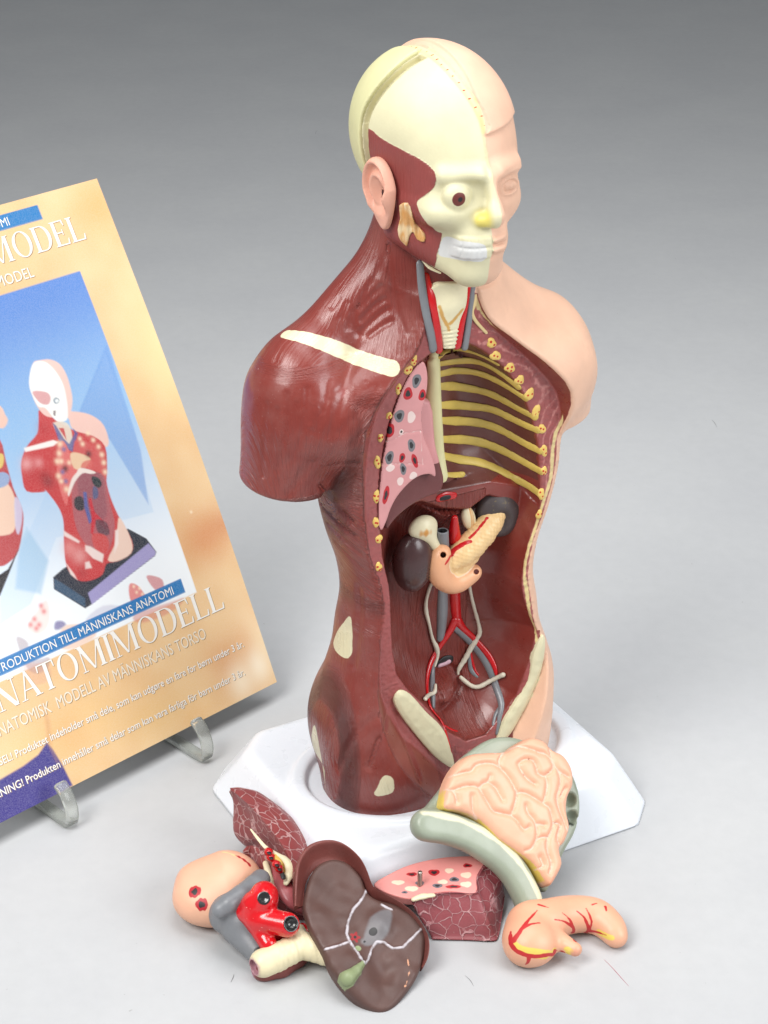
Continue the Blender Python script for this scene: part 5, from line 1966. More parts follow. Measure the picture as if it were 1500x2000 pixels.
wbuild('cut_face', f_rl, [fpt(FR, u, v, w) for u, v in R_OUT for w in (-6, 1)], 3, 0.6, m_cut, lung_r, rl_layers)
T1 = [W(*zr(230, 1000), 20), W(*zr(350, 962), 21), W(*zr(470, 950), 21.5), W(*zr(585, 950), 21.5), W(*zr(585, 880), 24), W(*zr(640, 800), 27), W(*zr(720, 830), 25)]
T2 = [W(*zr(340, 1195), 1), W(*zr(430, 1198), 1), W(*zr(540, 1200), 1), W(*zr(670, 1205), 1), W(*zr(700, 1180), 1), W(*zr(715, 1100), 2), W(*zr(735, 960), 6)]
secs = []
for i in range(7):
    a, b = np.array(T1[i]), np.array(T2[i])
    back = a + np.array([-4, 16, -5])
    bb = b + np.array([-4, 26, 0])
    secs.append([tuple(p) for p in (a, a * 0.93 + b * 0.07, a * 0.5 + b * 0.5 + np.array([0, -1.5, 0]), b * 0.95 + a * 0.05, b, bb, back)])
lobe('lobule_side', secs, paint('lobule_paint_red', (138, 66, 72), rough=0.42, mottle=0.08, specks=0.35, cells=(150, (184, 136, 138), 0.05), bumpy=0.3), lung_r, 2)
wsweep('bronchus', [W(*zr(245, 990), 24), W(*zr(290, 975), 25), W(*zr(350, 968), 24)], [1.5, 1.9, 1.3], m_cream, lung_r, 0.7, wob=0.2)
k = NT('steel')
k.b.inputs['Metallic'].default_value = 1
k.b.inputs['Roughness'].default_value = 0.3
k.b.inputs['Base Color'].default_value = (0.5, 0.45, 0.4, 1)
pb = np.array(W(*zr(278, 905), 24))
V, F = [], []
seg, tw = 10, 40
for i in range(tw):
    r = 1.15 + 0.18 * (1 if i % 3 else -1)
    r = 0.7 if i == tw - 1 else r
    for j in range(seg):
        a = 2 * math.pi * j / seg
        V.append((pb[0] + r * math.cos(a), pb[1] + r * math.sin(a), pb[2] - 3 + i * 0.28 + 0.1 * j / seg))
for i in range(tw - 1):
    for j in range(seg):
        F.append((i * seg + j, i * seg + (j + 1) % seg, (i + 1) * seg + (j + 1) % seg, (i + 1) * seg + j))
F.append(tuple((tw - 1) * seg + j for j in range(seg)))
make_mesh('pin', V, F, k.m, lung_r)
# ------------------------------------------------------------------ the booklet leaning on its clear easel
BO = at(541, 1332, 14)
BE = np.array([-0.70961743, -0.70458719, 0.0])       # along the lower edge, from its right corner to the left
BN = np.array([-0.70458719, 0.70961743, 0.0])        # away from the reader
LEAN = math.radians(27.5)
BV = np.array([0, 0, math.cos(LEAN)]) + BN * math.sin(LEAN)
BF = -BN * math.cos(LEAN) + np.array([0, 0, math.sin(LEAN)])     # the way the cover faces
BH, BW = 329.0, 250.0


def bow(u, v):
    return 5.0 * np.sin(np.pi * np.clip(v / BH, 0, 1)) ** 1.0 - 0.00002 * (u - 60) ** 2


def bpt(u, v, o=0.0):
    u, v = np.asarray(u, float), np.asarray(v, float)
    w = bow(u, v) + o
    return BO + u[..., None] * BE + v[..., None] * BV + w[..., None] * BF


def buv(px, py):
    d = ray(px, py)
    w = 0.0
    for _ in range(4):
        o = BO + BF * w
        p = CAM + d * (np.dot(o - CAM, BF) / np.dot(d, BF))
        u, v = np.dot(p - BO, BE), np.dot(p - BO, BV)
        w = float(bow(u, v))
    return float(u), float(v)


NU, NV = 420, 548
gu = np.linspace(0, BW, NU).astype(F4)
gv = np.linspace(0, BH, NV).astype(F4)
GU, GV = np.meshgrid(gu, gv)
IMG = np.zeros((NV, NU, 3), F4)
lc = lambda c: np.array(lin(c)[:3], F4)


def fillp(pts, c, soft=0.4, alpha=1.0, px=True, curve=0):
    P = [buv(*p) for p in pts] if px else pts
    if curve:
        P = spline(P, curve, closed=True)
    a = np.array(P)
    lo, hi = a.min(0) - soft - 1, a.max(0) + soft + 1
    i0, i1 = np.searchsorted(gu, [lo[0], hi[0]])
    j0, j1 = np.searchsorted(gv, [lo[1], hi[1]])
    if i1 <= i0 or j1 <= j0:
        return
    m = sstep(-soft, soft, poly2(GU[j0:j1, i0:i1], GV[j0:j1, i0:i1], P))[..., None] * alpha
    cc = lc(c) if not callable(c) else c(GU[j0:j1, i0:i1], GV[j0:j1, i0:i1])
    IMG[j0:j1, i0:i1] = IMG[j0:j1, i0:i1] * (1 - m) + cc * m


def blob(px, py, r, c, alpha=0.6, sy=1.0):
    u0, v0 = buv(px, py)
    k = np.exp(-(((GU - u0) / r) ** 2 + ((GV - v0) / (r * sy)) ** 2))[..., None] * alpha
    IMG[:] = IMG * (1 - k) + lc(c) * k


n_ = vnoise(GU * 0.03, GV * 0.03, GU * 0) * 0.6 + vnoise(GU * 0.09, GV * 0.09, GU * 0 + 3) * 0.4
n_ = n_[..., None]
IMG[:] = lc((224, 180, 126)) * (1 - n_) + lc((238, 206, 158)) * n_
for b in [(200, 400, 28, (228, 170, 104), .7, .6), (330, 700, 26, (250, 218, 158), .7, 1.4), (400, 1050, 20, (214, 140, 84), .8, .8), (440, 1020, 14, (206, 128, 76), .6, .7), (500, 1240, 16, (246, 224, 184), .8, 1.3),
          (520, 1180, 12, (226, 160, 96), .6, 1.0), (480, 1260, 10, (216, 150, 88), .5, 1.6), (440, 1290, 14, (206, 132, 74), .55, 1.0), (470, 1330, 10, (250, 236, 210), .7, 1.2), (505, 1300, 8, (252, 240, 216), .7, 1.4),
          (300, 1400, 26, (226, 184, 118), .6, .6), (180, 1400, 20, (232, 190, 124), .6, 1.0), (120, 1440, 18, (222, 172, 108), .7, 1.0), (60, 1480, 20, (236, 192, 130), .6, 1), (380, 1400, 14, (230, 178, 110), .5, .8), (0, 480, 30, (232, 190, 130), .5, 1)]:
    blob(*b)
IMG = np.ascontiguousarray(IMG)
# navy cloth at the lower left
z8 = lambda a, b: (a * 0.3733, 1000 + b * 0.3733)
fillp([z8(*p) for p in [(-300, 1500), (0, 1400), (120, 1330), (200, 1270), (245, 1205), (275, 1240), (330, 1330), (380, 1430), (300, 1480), (0, 1640), (-300, 1800)]], (48, 40, 128), 0.8)
fillp([z8(*p) for p in [(225, 990), (250, 1210), (300, 1310), (270, 1240), (262, 1100)]], (196, 140, 92), 2.0, 0.5)
# blue picture ground
PH = [buv(156, 529), buv(231, 743), buv(325, 1000), buv(384, 1160)]
_t = buv(156, 529)
_b = buv(353, 1150)


def blue(u, v):
    t = np.clip((_t[1] - v) / (_t[1] - _b[1]), 0, 1)[..., None]
    k = sstep(0, 0.45, t)
    k2 = sstep(0.35, 0.95, t)
    c = lc((84, 132, 206)) * (1 - k) + lc((150, 192, 232)) * k
    return c * (1 - k2) + lc((240, 246, 250)) * k2


ub = max(p[0] for p in PH) * 0 + _t[0]
fillp([(ub, _b[1] - 6), (ub, _t[1]), (BW + 5, _t[1]), (BW + 5, _b[1] - 6)], blue, 0.4, px=False)
fillp([(206, 690), (150, 830), (60, 1030), (0, 1160), (0, 1220), (60, 1180), (110, 1050), (300, 1000), (260, 860)], (170, 204, 236), 0.6, 0.35)
fillp([(208, 672), (154, 806), (215, 860), (290, 985), (275, 880)], (96, 146, 214), 0.8, 0.55)
fillp([(52, 1030), (95, 1095), (80, 1160), (30, 1150), (38, 1060)], (150, 192, 222), 1.5, 0.6)
# the little torso printed on the cover
z6 = lambda a, b: (a * 0.26, 680 + b * 0.26)
Z = lambda pts: [z6(*p) for p in pts]
fillp(Z([(400, 1720), (470, 1660), (960, 1355), (1100, 1430), (1175, 1530), (1165, 1560), (680, 1930), (640, 1955), (405, 1810)]), (34, 44, 60), 0.4)
fillp(Z([(660, 1840), (1115, 1465), (1170, 1530), (1165, 1555), (690, 1925)]), (158, 152, 200), 0.4)
fillp(Z([(405, 1730), (460, 1760), (640, 1880), (640, 1945), (410, 1810)]), (66, 104, 136), 0.6, 0.6)
fillp(Z([(500, 480), (600, 480), (700, 510), (780, 580), (818, 700), (790, 745), (700, 700), (600, 640), (540, 600), (520, 540)]), (238, 198, 186), 0.5, curve=3)
fillp(Z([(300, 460), (420, 540), (560, 620), (700, 660), (790, 740), (805, 900), (800, 1000), (830, 1120), (890, 1260), (990, 1440), (985, 1540), (880, 1600), (800, 1620), (770, 1700), (680, 1745), (580, 1740), (500, 1640), (480, 1460), (480, 1360), (470, 1270), (430, 1180), (345, 1070), (330, 1080), (200, 1075), (165, 960), (160, 850), (200, 740), (280, 640), (290, 540)]),
      (200, 62, 66), 0.5, curve=3)
fillp(Z([(900, 1270), (985, 1440), (985, 1540), (880, 1600), (810, 1590), (860, 1480), (880, 1360)]), (236, 206, 190), 0.5, curve=3)
fillp(Z([(250, 110), (300, 90), (380, 85), (450, 120), (500, 200), (530, 300), (545, 400), (520, 520), (470, 500), (400, 520), (330, 500), (270, 420), (225, 300), (225, 210)]), (236, 200, 190), 0.5, curve=3)
fillp(Z([(255, 110), (330, 100), (400, 150), (470, 260), (500, 380), (510, 480), (500, 540), (440, 555), (390, 510), (340, 450), (290, 440), (255, 380), (222, 290), (225, 190)]), (244, 244, 240), 0.5, curve=3)
fillp(Z([(245, 325), (345, 330), (380, 370), (365, 420), (320, 420), (280, 390)]), (214, 150, 152), 0.5, 0.9, curve=3)
fillp(Z([(400, 390), (420, 370), (445, 385), (440, 410), (415, 418)]), (120, 140, 156), 0.4, 0.9, curve=3)
fillp(Z([(412, 392), (432, 382), (440, 400), (422, 410)]), (236, 240, 240), 0.3, 1, curve=3)
fillp(Z([(400, 470), (420, 470), (415, 510), (402, 505)]), (90, 60, 70), 0.3, 0.8)
fillp(Z([(400, 560), (500, 560), (540, 640), (540, 760), (470, 720), (430, 640)]), (226, 214, 196), 0.5, 0.9, curve=3)
for pts, c in [([(395, 560), (420, 580), (480, 680), (520, 720), (560, 640), (545, 600), (585, 640), (545, 780), (510, 760), (440, 690)], (88, 92, 150)), ([(440, 600), (500, 690), (480, 600)], (196, 30, 50))]:
    fillp(Z(pts), c, 0.4, 0.9)
fillp(Z([(180, 750), (400, 690), (440, 705), (400, 735), (190, 780)]), (250, 240, 236), 0.6)
fillp(Z([(440, 720), (480, 700), (530, 800), (540, 880), (600, 920), (560, 980), (520, 1080), (500, 1180), (460, 1100), (430, 960), (430, 820)]), (222, 110, 108), 0.5, curve=3)
fillp(Z([(560, 700), (640, 700), (740, 760), (790, 860), (800, 980), (760, 940), (640, 900), (560, 860)]), (206, 84, 84), 0.5, curve=3)
fillp(Z([(530, 790), (600, 790), (680, 830), (640, 900), (570, 910), (540, 870)]), (236, 206, 170), 0.6, 0.9, curve=3)
fillp(Z([(620, 860), (680, 840), (700, 880), (650, 920), (610, 910)]), (214, 100, 96), 0.5, 0.8, curve=3)
fillp(Z([(575, 940), (620, 900), (700, 925), (780, 960), (800, 1040), (830, 1180), (860, 1300), (850, 1420), (800, 1540), (700, 1520), (620, 1440), (570, 1340), (545, 1200), (540, 1060)]), (176, 96, 104), 0.6, curve=3)
fillp(Z([(590, 960), (700, 930), (770, 960), (790, 1100), (800, 1260), (700, 1300), (620, 1200), (590, 1100)]), (146, 84, 96), 1.2, 0.8, curve=3)
fillp(Z([(575, 935), (600, 900), (680, 915), (720, 935), (680, 945), (620, 940), (560, 1010), (520, 1110), (510, 1080), (540, 980)]), (240, 228, 220), 0.4, 0.95, curve=3)
fillp(Z([(690, 965), (740, 975), (765, 1020), (740, 1050), (700, 1020)]), (34, 46, 54), 0.5, curve=3)
fillp(Z([(560, 1130), (600, 1110), (630, 1140), (630, 1210), (590, 1220), (560, 1190)]), (54, 50, 60), 0.5, curve=3)
fillp(Z([(700, 1040), (735, 1060), (735, 1120), (700, 1130)]), (90, 92, 130), 0.5, curve=3)
fillp(Z([(625, 1080), (650, 1080), (660, 1180), (690, 1300), (670, 1320), (635, 1200)]), (84, 96, 160), 0.4, 0.95)
fillp(Z([(665, 1130), (685, 1125), (710, 1230), (760, 1280), (820, 1350), (800, 1370), (720, 1290), (700, 1400), (680, 1390), (690, 1270)]), (200, 34, 54), 0.4, 0.95)
fillp(Z([(720, 1290), (800, 1310), (820, 1400), (740, 1390)]), (84, 60, 74), 0.6, 0.85, curve=3)
fillp(Z([(690, 1400), (780, 1400), (820, 1460), (800, 1540), (720, 1520)]), (206, 74, 74), 0.7, 0.9, curve=3)
for pts in ([(640, 1480), (680, 1490), (780, 1550), (770, 1610), (700, 1580), (640, 1520)], [(865, 1370), (890, 1360), (890, 1470), (860, 1540)], [(478, 1370), (600, 1450), (590, 1465), (480, 1410)], [(500, 1620), (560, 1700), (580, 1740), (530, 1700)],
            [(640, 1610), (670, 1600), (690, 1650), (640, 1660)]):
    fillp(Z(pts), (240, 226, 220), 0.7, 0.9)
for a, b, r, c in [(450, 720, 2.2, 0), (445, 790, 2, 0), (430, 850, 2, 0), (440, 960, 2, 0), (480, 760, 1.6, 1), (460, 850, 1.8, 0), (490, 905, 2.2, 2), (520, 860, 1.6, 0), (470, 930, 1.6, 1), (495, 1000, 1.6, 1), (500, 1060, 2, 0), (460, 1000, 1.6, 0),
                   (660, 640, 1.6, 0), (700, 690, 1.6, 0), (740, 740, 1.6, 0), (765, 800, 1.8, 0), (780, 860, 1.8, 0), (790, 930, 1.8, 0), (665, 795, 2.2, 2), (620, 720, 1.6, 0), (600, 680, 1.4, 0)]:
    blob(*z6(a, b), r * 0.9, [(246, 220, 190), (110, 110, 160), (70, 30, 40)][c], 0.9)
for a, b, r, c, al in [(200, 870, 4, (240, 190, 190), .6), (290, 860, 3, (238, 180, 180), .5), (250, 960, 5, (178, 40, 50), .4), (600, 1560, 5, (238, 190, 186), .5), (520, 1500, 5, (236, 170, 166), .5), (620, 1690, 4, (150, 30, 40), .4), (330, 600, 4, (176, 40, 50), .5),
                       (360, 1000, 4, (110, 40, 50), .6), (330, 960, 3, (150, 40, 46), .5)]:
    blob(*z6(a, b), r, c, al)
# its neighbour, cut by the frame
fillp(Z([(0, 430), (40, 500), (60, 540), (40, 590), (0, 600), (-60, 520)]), (236, 196, 180), 0.5, curve=2)
fillp(Z([(-120, 660), (0, 690), (45, 850), (100, 1050), (165, 1200), (175, 1320), (140, 1520), (80, 1600), (0, 1640), (-120, 1600)]), (186, 74, 78), 0.5, curve=3)
fillp(Z([(-120, 1000), (0, 1000), (60, 1020), (110, 1120), (125, 1260), (100, 1380), (0, 1410), (-120, 1400)]), (236, 202, 180), 0.6, curve=3)
fillp(Z([(-60, 960), (20, 930), (70, 960), (60, 1020), (0, 1050), (-60, 1040)]), (150, 170, 206), 0.5, curve=3)
fillp(Z([(-60, 820), (10, 790), (30, 830), (10, 900), (-60, 900)]), (232, 214, 120), 0.5, 0.8, curve=3)
fillp(Z([(110, 1120), (160, 1180), (165, 1300), (140, 1400), (115, 1340)]), (206, 200, 224), 0.5, 0.9, curve=3)
fillp(Z([(-60, 1740), (60, 1660), (140, 1510), (90, 1640), (0, 1860), (-60, 1900)]), (24, 26, 34), 0.4)
# organs strewn under the stand
for pts, c, al in [([(1100, 1720), (1140, 1708), (1220, 1740), (1225, 1820), (1160, 1810)], (206, 130, 134), .85), ([(975, 1770), (1030, 1780), (1080, 1840), (1090, 1880), (1000, 1920), (970, 1850)], (224, 120, 116), .9)]:
    fillp(Z(pts), c, 0.5, al, curve=3)
for pts, c, al in [([(150, 580), (200, 510), (240, 460), (260, 520), (250, 600), (200, 640), (150, 620)], (246, 226, 220), .9), ([(290, 575), (325, 570), (345, 590), (310, 615), (285, 612)], (96, 84, 150), .8), ([(350, 590), (480, 600), (500, 650), (420, 700), (330, 720), (300, 660)], (236, 200, 176), .8),
                   ([(85, 670), (110, 655), (150, 690), (140, 760), (200, 770), (260, 760), (240, 830), (150, 830)], (150, 120, 130), .55), ([(450, 560), (540, 490), (640, 500), (560, 560), (470, 600)], (196, 196, 216), .6),
                   ([(700, 540), (800, 500), (900, 470), (960, 450), (930, 500), (820, 560), (720, 580)], (214, 130, 116), .6), ([(120, 800), (250, 800), (260, 880), (160, 900)], (206, 150, 130), .4)]:
    fillp([z8(*p) for p in pts], c, 1.0, al, curve=3)
for a, b in [(180, 560), (205, 590), (230, 520), (190, 610), (215, 490), (160, 590)]:
    blob(*z8(a, b), 1.6, (214, 70, 74), 0.7)
for a, b in [(700, 390), (730, 400), (745, 430), (715, 420), (1000, 0)]:
    blob(*z8(a, b), 0.9, (250, 230, 200), 0.9)
# blue bands
def band(px1, px2, u_in=None):
    a, b = buv(*px1), buv(*px2)
    fillp([(a[0], a[1]), (BW + 5, a[1]), (BW + 5, b[1]), (a[0], b[1])], (0, 116, 182), 0.35, px=False)
    return a, b


B1 = band((73, 400), (86, 427))
B2 = band((353, 1130), (361, 1157))

mk = NT('printed_cover')
ca = mk.t.nodes.new('ShaderNodeAttribute')
ca.attribute_name = 'ink'
gn = mk.noise(1500, 2)
cc_ = mk.mix(mk.mapr(gn, 0.35, 0.65, 0, 0.10), ca.outputs['Color'], (0.9, 0.85, 0.8, 1))
mk.l(cc_, mk.b.inputs['Base Color'])
mk.b.inputs['Roughness'].default_value = 0.33
mk.b.inputs['Specular IOR Level'].default_value = 0.4
mk.l(mk.bump(mk.noise(14, 2), 0.0012, 0.35), mk.b.inputs['Normal'])
book = thing('booklet', 'orange and blue printed anatomy booklet cover leaning on clear hooks at the left', 'booklet', BO)
V = bpt(GU.ravel(), GV.ravel())
idx = np.arange(NU * NV).reshape(NV, NU)
Q = np.stack([idx[:-1, :-1], idx[1:, :-1], idx[1:, 1:], idx[:-1, 1:]], -1).reshape(-1, 4)
co_ = make_mesh('cover', V, Q, mk.m, book)
ia = co_.data.color_attributes.new('ink', 'FLOAT_COLOR', 'POINT')
ia.data.foreach_set('color', np.concatenate([IMG.reshape(-1, 3), np.ones((NU * NV, 1), F4)], 1).astype(F4).ravel())
# pages behind the cover
m_page = paint('page_paper', (236, 232, 222), rough=0.7, mottle=0.03)
g2u, g2v = np.meshgrid(np.linspace(0.3, BW, 24), np.linspace(0.3, BH - 0.3, 60))
Va = bpt(g2u.ravel(), g2v.ravel(), -0.15)
Vb = bpt(g2u.ravel(), g2v.ravel(), -1.5)
n2 = len(Va)
ix = np.arange(n2).reshape(60, 24)
q = np.stack([ix[:-1, :-1], ix[1:, :-1], ix[1:, 1:], ix[:-1, 1:]], -1).reshape(-1, 4)
rim_ = list(ix[0, :]) + list(ix[1:, -1]) + list(ix[-1, -2::-1]) + list(ix[-2:0:-1, 0])
side = np.array([(rim_[i], rim_[(i + 1) % len(rim_)], rim_[(i + 1) % len(rim_)] + n2, rim_[i] + n2) for i in range(len(rim_))])
make_mesh('pages', np.concatenate([Va, Vb]), np.concatenate([q, q[:, ::-1] + n2, side]), m_page, book, smooth=False)

# ---- lettering
m_white = paint('white_print', (240, 238, 232), rough=0.4, mottle=0)
m_shade = paint('brown_print', (150, 116, 76), rough=0.5, mottle=0)
m_pale = paint('pale_print', (236, 226, 208), rough=0.4, mottle=0)


def put_letters(name, polys, mat, shade=None, off=0.12):
    """polys: list of (verts uv, faces) in cover coordinates"""
    for (m, du, dv, o) in (([(shade, -0.35, -0.35, off * 0.5)] if shade else []) + [(mat, 0, 0, off)]):
        V, F = [], []
        for k, (vs, fs) in enumerate(polys):
            b = len(V)
            V += [tuple(bpt(u + du, v + dv, o + 0.012 * (k % 4))) for u, v in vs]
            F += [tuple(b + i for i in f) for f in fs]
        make_mesh(name if m is mat else name + '_shadow', V, F, m, book, smooth=False)


def sans(name, text, end_px, base_v, cap, mat, width=None, shade=None, bold=0.0, start_u=None, maxu=BW - 6):
    cu = bpy.data.curves.new('txt', 'FONT')
    cu.body = text
    cu.size = 1.0
    cu.offset = bold if '!' in text else 0.0
    cu.resolution_u = 3
    ob = bpy.data.objects.new('txt', cu)
    COL.objects.link(ob)
    dg = bpy.context.evaluated_depsgraph_get()
    me = bpy.data.meshes.new_from_object(ob.evaluated_get(dg))
    vs = np.array([v.co[:2] for v in me.vertices])
    fs = [tuple(p.vertices) for p in me.polygons]
    bpy.data.objects.remove(ob)
    x1 = vs[:, 0].max()
    s = cap / 0.72
    sx = s * 0.86 if width is None else width / (x1 - vs[:, 0].min())
    u = end_px + (x1 - vs[:, 0]) * sx
    v = base_v + vs[:, 1] * s
    ok = [f for f in fs if max(u[i] for i in f) < maxu]
    put_letters(name, [([(a, b) for a, b in zip(u, v)], ok)], mat, shade)
    bpy.data.meshes.remove(me)


# serif capitals: each a list of convex pieces in a box 1 high; x grows to the right
def serif(ch):
    T, th, sf, sh = 0.155, 0.05, 0.07, 0.035     # stem, thin, serif reach, serif height
    P = []

    def box(x0, y0, x1, y1):
        P.append([(x0, y0), (x1, y0), (x1, y1), (x0, y1)])

    def stem(x, w=T, bot=True, top=True):
        box(x, 0, x + w, 1)
        if bot:
            P.append([(x - sf, 0), (x + w + sf, 0), (x + w + sf, sh * 0.6), (x + w, sh * 1.8), (x, sh * 1.8), (x - sf, sh * 0.6)])
        if top:
            P.append([(x - sf, 1), (x - sf, 1 - sh * 0.6), (x, 1 - sh * 1.8), (x + w, 1 - sh * 1.8), (x + w + sf, 1 - sh * 0.6), (x + w + sf, 1)])

    def arm(x0, x1, y, up):
        s = 1 if up else -1
        box(x0, min(y, y + s * th), x1, max(y, y + s * th))
        P.append([(x1 - 0.09, y), (x1, y), (x1 + 0.03, y + s * 0.24), (x1 - 0.01, y + s * 0.24)])

    def ring(cx, rx, ry, wx, wy, a0, a1, n=26):
        for i in range(n):
            t0, t1 = a0 + (a1 - a0) * i / n, a0 + (a1 - a0) * (i + 1) / n
            P.append([(cx + rx * math.cos(t0), 0.5 + ry * math.sin(t0)), (cx + rx * math.cos(t1), 0.5 + ry * math.sin(t1)),
                      (cx + (rx - wx) * math.cos(t1), 0.5 + (ry - wy) * math.sin(t1)), (cx + (rx - wx) * math.cos(t0), 0.5 + (ry - wy) * math.sin(t0))])
    if ch == 'I':
        stem(0.08)
        w = 0.31
    elif ch == 'L':
        stem(0.08)
        arm(0.2, 0.66, 0, True)
        w = 0.72
    elif ch == 'E':
        stem(0.08)
        arm(0.2, 0.66, 0, True)
        arm(0.2, 0.62, 1, False)
        box(0.2, 0.49, 0.5, 0.49 + th)
        box(0.47, 0.40, 0.51, 0.63)
        w = 0.73
    elif ch == 'T':
        stem(0.30, top=False)
        box(0.02, 0.95, 0.74, 1)
        for s, x in ((1, 0.02), (-1, 0.74)):
            P.append([(x, 1), (x + s * 0.07, 1), (x + s * 0.03, 0.74), (x - s * 0.015, 0.74)])
        w = 0.77
    elif ch == 'D':
        stem(0.08)
        box(0.2, 0.955, 0.42, 1)
        box(0.2, 0, 0.42, 0.045)
        ring(0.42, 0.42, 0.5, T, 0.045, -math.pi / 2, math.pi / 2)
        w = 0.88
    elif ch == 'O':
        ring(0.46, 0.43, 0.52, T * 0.95, 0.045, 0, 2 * math.pi, 40)
        w = 0.93
    elif ch == 'A':
        P.append([(0.36, 1.02), (0.46, 1.02), (0.82, 0), (0.65, 0)])
        P.append([(0.38, 1.0), (0.42, 0.93), (0.14, 0), (0.08, 0)])
        box(0.2, 0.32, 0.6, 0.365)
        box(-0.01, 0, 0.24, 0.035)
        box(0.57, 0, 0.89, 0.035)
        w = 0.86
    elif ch == 'N':
        box(0.12, 0, 0.17, 1)
        P.append([(0.03, 1), (0.24, 1), (0.86, 0), (0.68, 0)])
        box(0.80, 0.06, 0.85, 1)
        box(0.03, 0, 0.27, 0.035)
        box(0.70, 0.965, 0.95, 1)
        w = 0.96
    elif ch == 'M':
        stem(0.90, top=False)
        box(0.12, 0, 0.17, 1)
        P.append([(0.04, 1), (0.24, 1), (0.62, 0.02), (0.54, 0.02)])
        P.append([(0.90, 1), (1.12, 1), (1.12, 0.965), (0.90, 0.965)])
        P.append([(0.98, 1), (0.92, 1), (0.56, 0.02), (0.61, 0.02)])
        box(0.03, 0, 0.27, 0.035)
        box(0.0, 0.965, 0.16, 1)
        w = 1.16
    return P, w


def serif_line(name, text, u_end, base_v, cap, mat, shade, kx=1.0):
    items = [serif(c) for c in text]
    tot = sum(w for _, w in items) + 0.035 * (len(items) - 1)
    x = 0
    polys = []
    for P, w in items:
        for p in P:
            vs = [(u_end + (tot - x - a) * cap * kx, base_v + b * cap) for a, b in p]
            if max(v[0] for v in vs) < BW - 3:
                # keep the face turned to the reader
                polys.append((vs, [tuple(range(len(vs)))]))
        x += w + 0.035
    put_letters(name, polys, mat, shade)


e1 = buv(171, 465)
t1 = buv(125, 427)
q1 = buv(144, 474)
serif_line('title_lettering', 'ATOMIMODEL', e1[0], q1[1], t1[1] - q1[1], m_white, m_shade, 1.0)
e2 = buv(442, 1190)
t2 = buv(399, 1151)
q2 = buv(416, 1198)
serif_line('title_lettering', 'ANATOMIMODELL', e2[0], q2[1], t2[1] - q2[1], m_white, m_shade, 1.0)
hb = abs(B1[0][1] - B1[1][1])
sans('band_lettering', 'INTRODUKTION TIL MENNESKETS ANATOMI', buv(20, 440)[0], B1[1][1] + hb * 0.2, hb * 0.6, m_white, bold=0.012)
hb = abs(B2[0][1] - B2[1][1])
x0, x1_ = buv(0, 1304), buv(337, 1152)
sans('band_lettering', 'INTRODUKTION TILL MÄNNISKANS ANATOMI', x1_[0], B2[1][1] + hb * 0.2, hb * 0.6, m_white, bold=0.012, width=(x0[0] - x1_[0]) * 1.075)
e3, t3 = buv(68, 540), buv(61, 522)
sans('subtitle_lettering', 'ANATOMISK MODEL', e3[0], e3[1], (t3[1] - e3[1]) * 1.15, m_white, shade=m_shade, bold=0.008)
e4, t4 = buv(404, 1246), buv(397, 1232)
s4 = buv(107, 1392)
_full = 'ANATOMISK  MODELL AV MÄNNISKANS TORSO'
sans('subtitle_lettering', _full, e4[0], e4[1], (t4[1] - e4[1]) * 1.45, m_pale, shade=m_shade, bold=0.008, width=(s4[0] - e4[0]) * 1.37)
e5, s5 = buv(477, 1263), buv(8, 1488)
sans('warning_lettering', 'ADVARSEL! Produktet indeholder små dele, som kan udgøre en fare for børn under 3 år.', e5[0], e5[1], 4.6, m_white, shade=m_shade, bold=0.006, width=(s5[0] - e5[0]) * 1.12)
e6, s6 = buv(479, 1318), buv(30, 1539)
sans('warning_lettering', 'VARNING! Produkten innehåller små delar som kan vara farliga för barn under 3 år.', e6[0], e6[1], 4.6, m_white, shade=m_shade, bold=0.006, width=(s6[0] - e6[0]) * 1.12)

# ---- clear easel: two hooks on runners under the booklet
ka = NT('clear_acrylic')
ka.b.inputs['Base Color'].default_value = (0.78, 0.80, 0.76, 1)
ka.b.inputs['Roughness'].default_value = 0.12
ka.b.inputs['Transmission Weight'].default_value = 0.82
ka.b.inputs['IOR'].default_value = 1.3
ka.l(ka.bump(ka.noise(200, 2), 0.0004, 0.6), ka.b.inputs['Normal'])
easel = thing('easel', 'clear acrylic easel with two hooks holding the lower edge of the booklet', 'easel', np.array(at(300, 1520, 0)))


def ribbon(name, pts, w, th, mat, parent, side):
    """a flat strip with rounded corners following pts; side = its width direction"""
    P = np.array(spline(pts, 6))
    n = len(P)
    T = np.gradient(P, axis=0)
    T /= np.linalg.norm(T, axis=1)[:, None]
    Sd = np.tile(np.array(side, float), (n, 1))
    Nn = np.cross(T, Sd)
    Nn /= np.linalg.norm(Nn, axis=1)[:, None]
    V, F = [], []
    prof = [(-1, -.55), (-.8, -1), (.8, -1), (1, -.55), (1, .55), (.8, 1), (-.8, 1), (-1, .55)]
    for i in range(n):
        taper = 1.0 if 0 < i < n - 1 else 0.7
        for a, b in prof:
            V.append(P[i] + Sd[i] * a * w / 2 * taper + Nn[i] * b * th / 2 * taper)
    m = len(prof)
    for i in range(n - 1):
        for j in range(m):
            j2 = (j + 1) % m
            F.append((i * m + j, i * m + j2, (i + 1) * m + j2, (i + 1) * m + j))
    F.append(tuple(reversed(range(m))))
    F.append(tuple((n - 1) * m + j for j in range(m)))
    V = [(p[0], p[1], max(p[2], 0.2)) for p in V]
    return make_mesh(name, V, F, mat, parent)


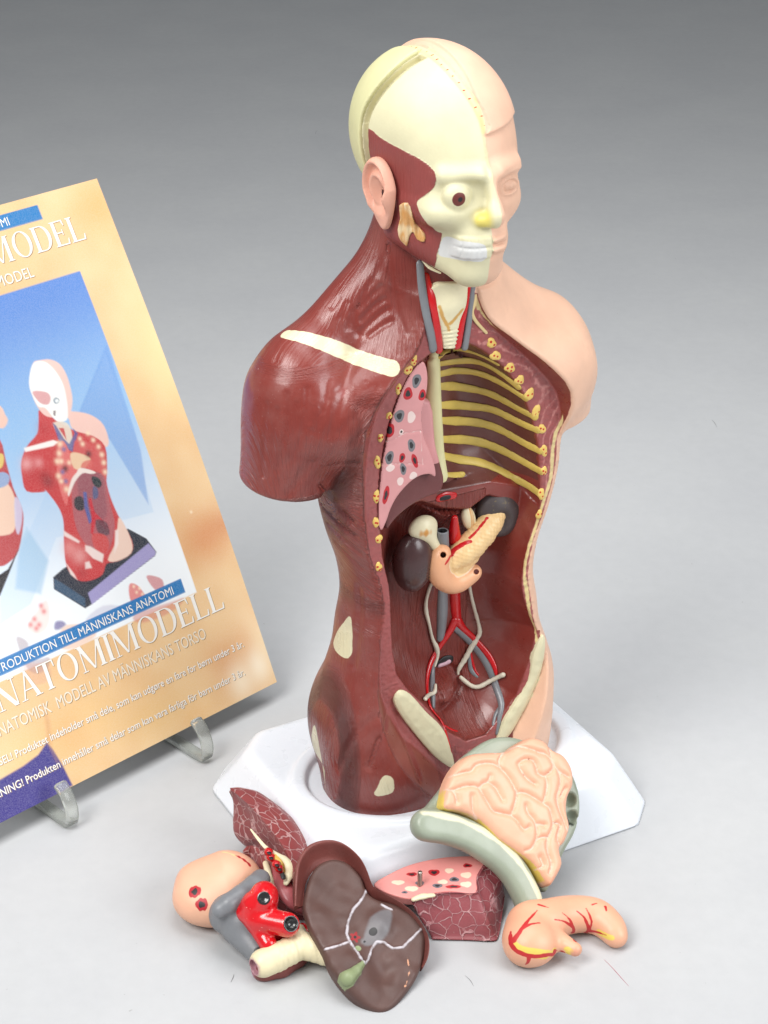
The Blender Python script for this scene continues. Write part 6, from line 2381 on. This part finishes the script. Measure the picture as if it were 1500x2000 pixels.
for (fx, fy, tx, ty) in ((404, 1484, 384, 1399), (141, 1612, 121, 1527)):
    foot = np.array(at(fx, fy, 2))
    # the hook rises in the plane across the booklet's foot
    fr_ = -BN
    inner = foot - fr_ * 22
    pts = [tuple(inner - fr_ * 70 + np.array([0, 0, 0.0])), tuple(inner - fr_ * 30), tuple(inner), tuple(foot - fr_ * 8), tuple(foot - fr_ * 1.5 + np.array([0, 0, 0.8])), tuple(foot + fr_ * 1.0 + np.array([0, 0, 6])),
           tuple(foot + fr_ * 0.3 + np.array([0, 0, 13])), tuple(foot - fr_ * 3.5 + np.array([0, 0, 20])), tuple(foot - fr_ * 9.5 + np.array([0, 0, 24.5]))]
    ribbon('hook', pts, 8.0, 3.2, ka.m, easel, BE)
back = np.array(at(270, 1500, 0)) + BN * 95
ribbon('back_rest', [tuple(BO + BE * 90 + BV * 12 - BF * 5), tuple(BO + BE * 90 + BV * 90 - BF * 5), tuple(BO + BE * 90 + BV * 170 - BF * 5)], 26, 3, ka.m, easel, BE)
ribbon('back_leg', [tuple(BO + BE * 90 + BV * 165 - BF * 7.5), tuple(BO + BE * 90 + BV * 85 - BF * 40), tuple(BO * [1, 1, 0] + BE * 90 + BN * 115 + np.array([0, 0, 2]))], 20, 3, ka.m, easel, BE)

# ---- small marks on the paper: a pink streak, a few hairs
bd = bpy.data.objects['backdrop']
m_streak = paint('pink_streak', (190, 120, 130), rough=0.8)
m_hair = paint('dark_hair', (70, 66, 64), rough=0.7)
for nm, mt, r, pts in [('streak', m_streak, 0.16, [(1180, 1874), (1196, 1890), (1212, 1908), (1228, 1926)]), ('hair', m_hair, 0.13, [(451, 1918), (455, 1910), (457, 1903)]),
                       ('hair', m_hair, 0.10, [(908, 1905), (918, 1914), (925, 1926)]), ('hair', m_hair, 0.09, [(616, 262), (617, 258), (618, 254)]),
                       ('hair', m_hair, 0.10, [(1390, 820), (1396, 826), (1400, 834)])]:
    wsweep(nm, [tuple(at(px, py, 0.15)) for px, py in pts], [r * 0.4, r, r * 0.4], mt, bd, 0.6)
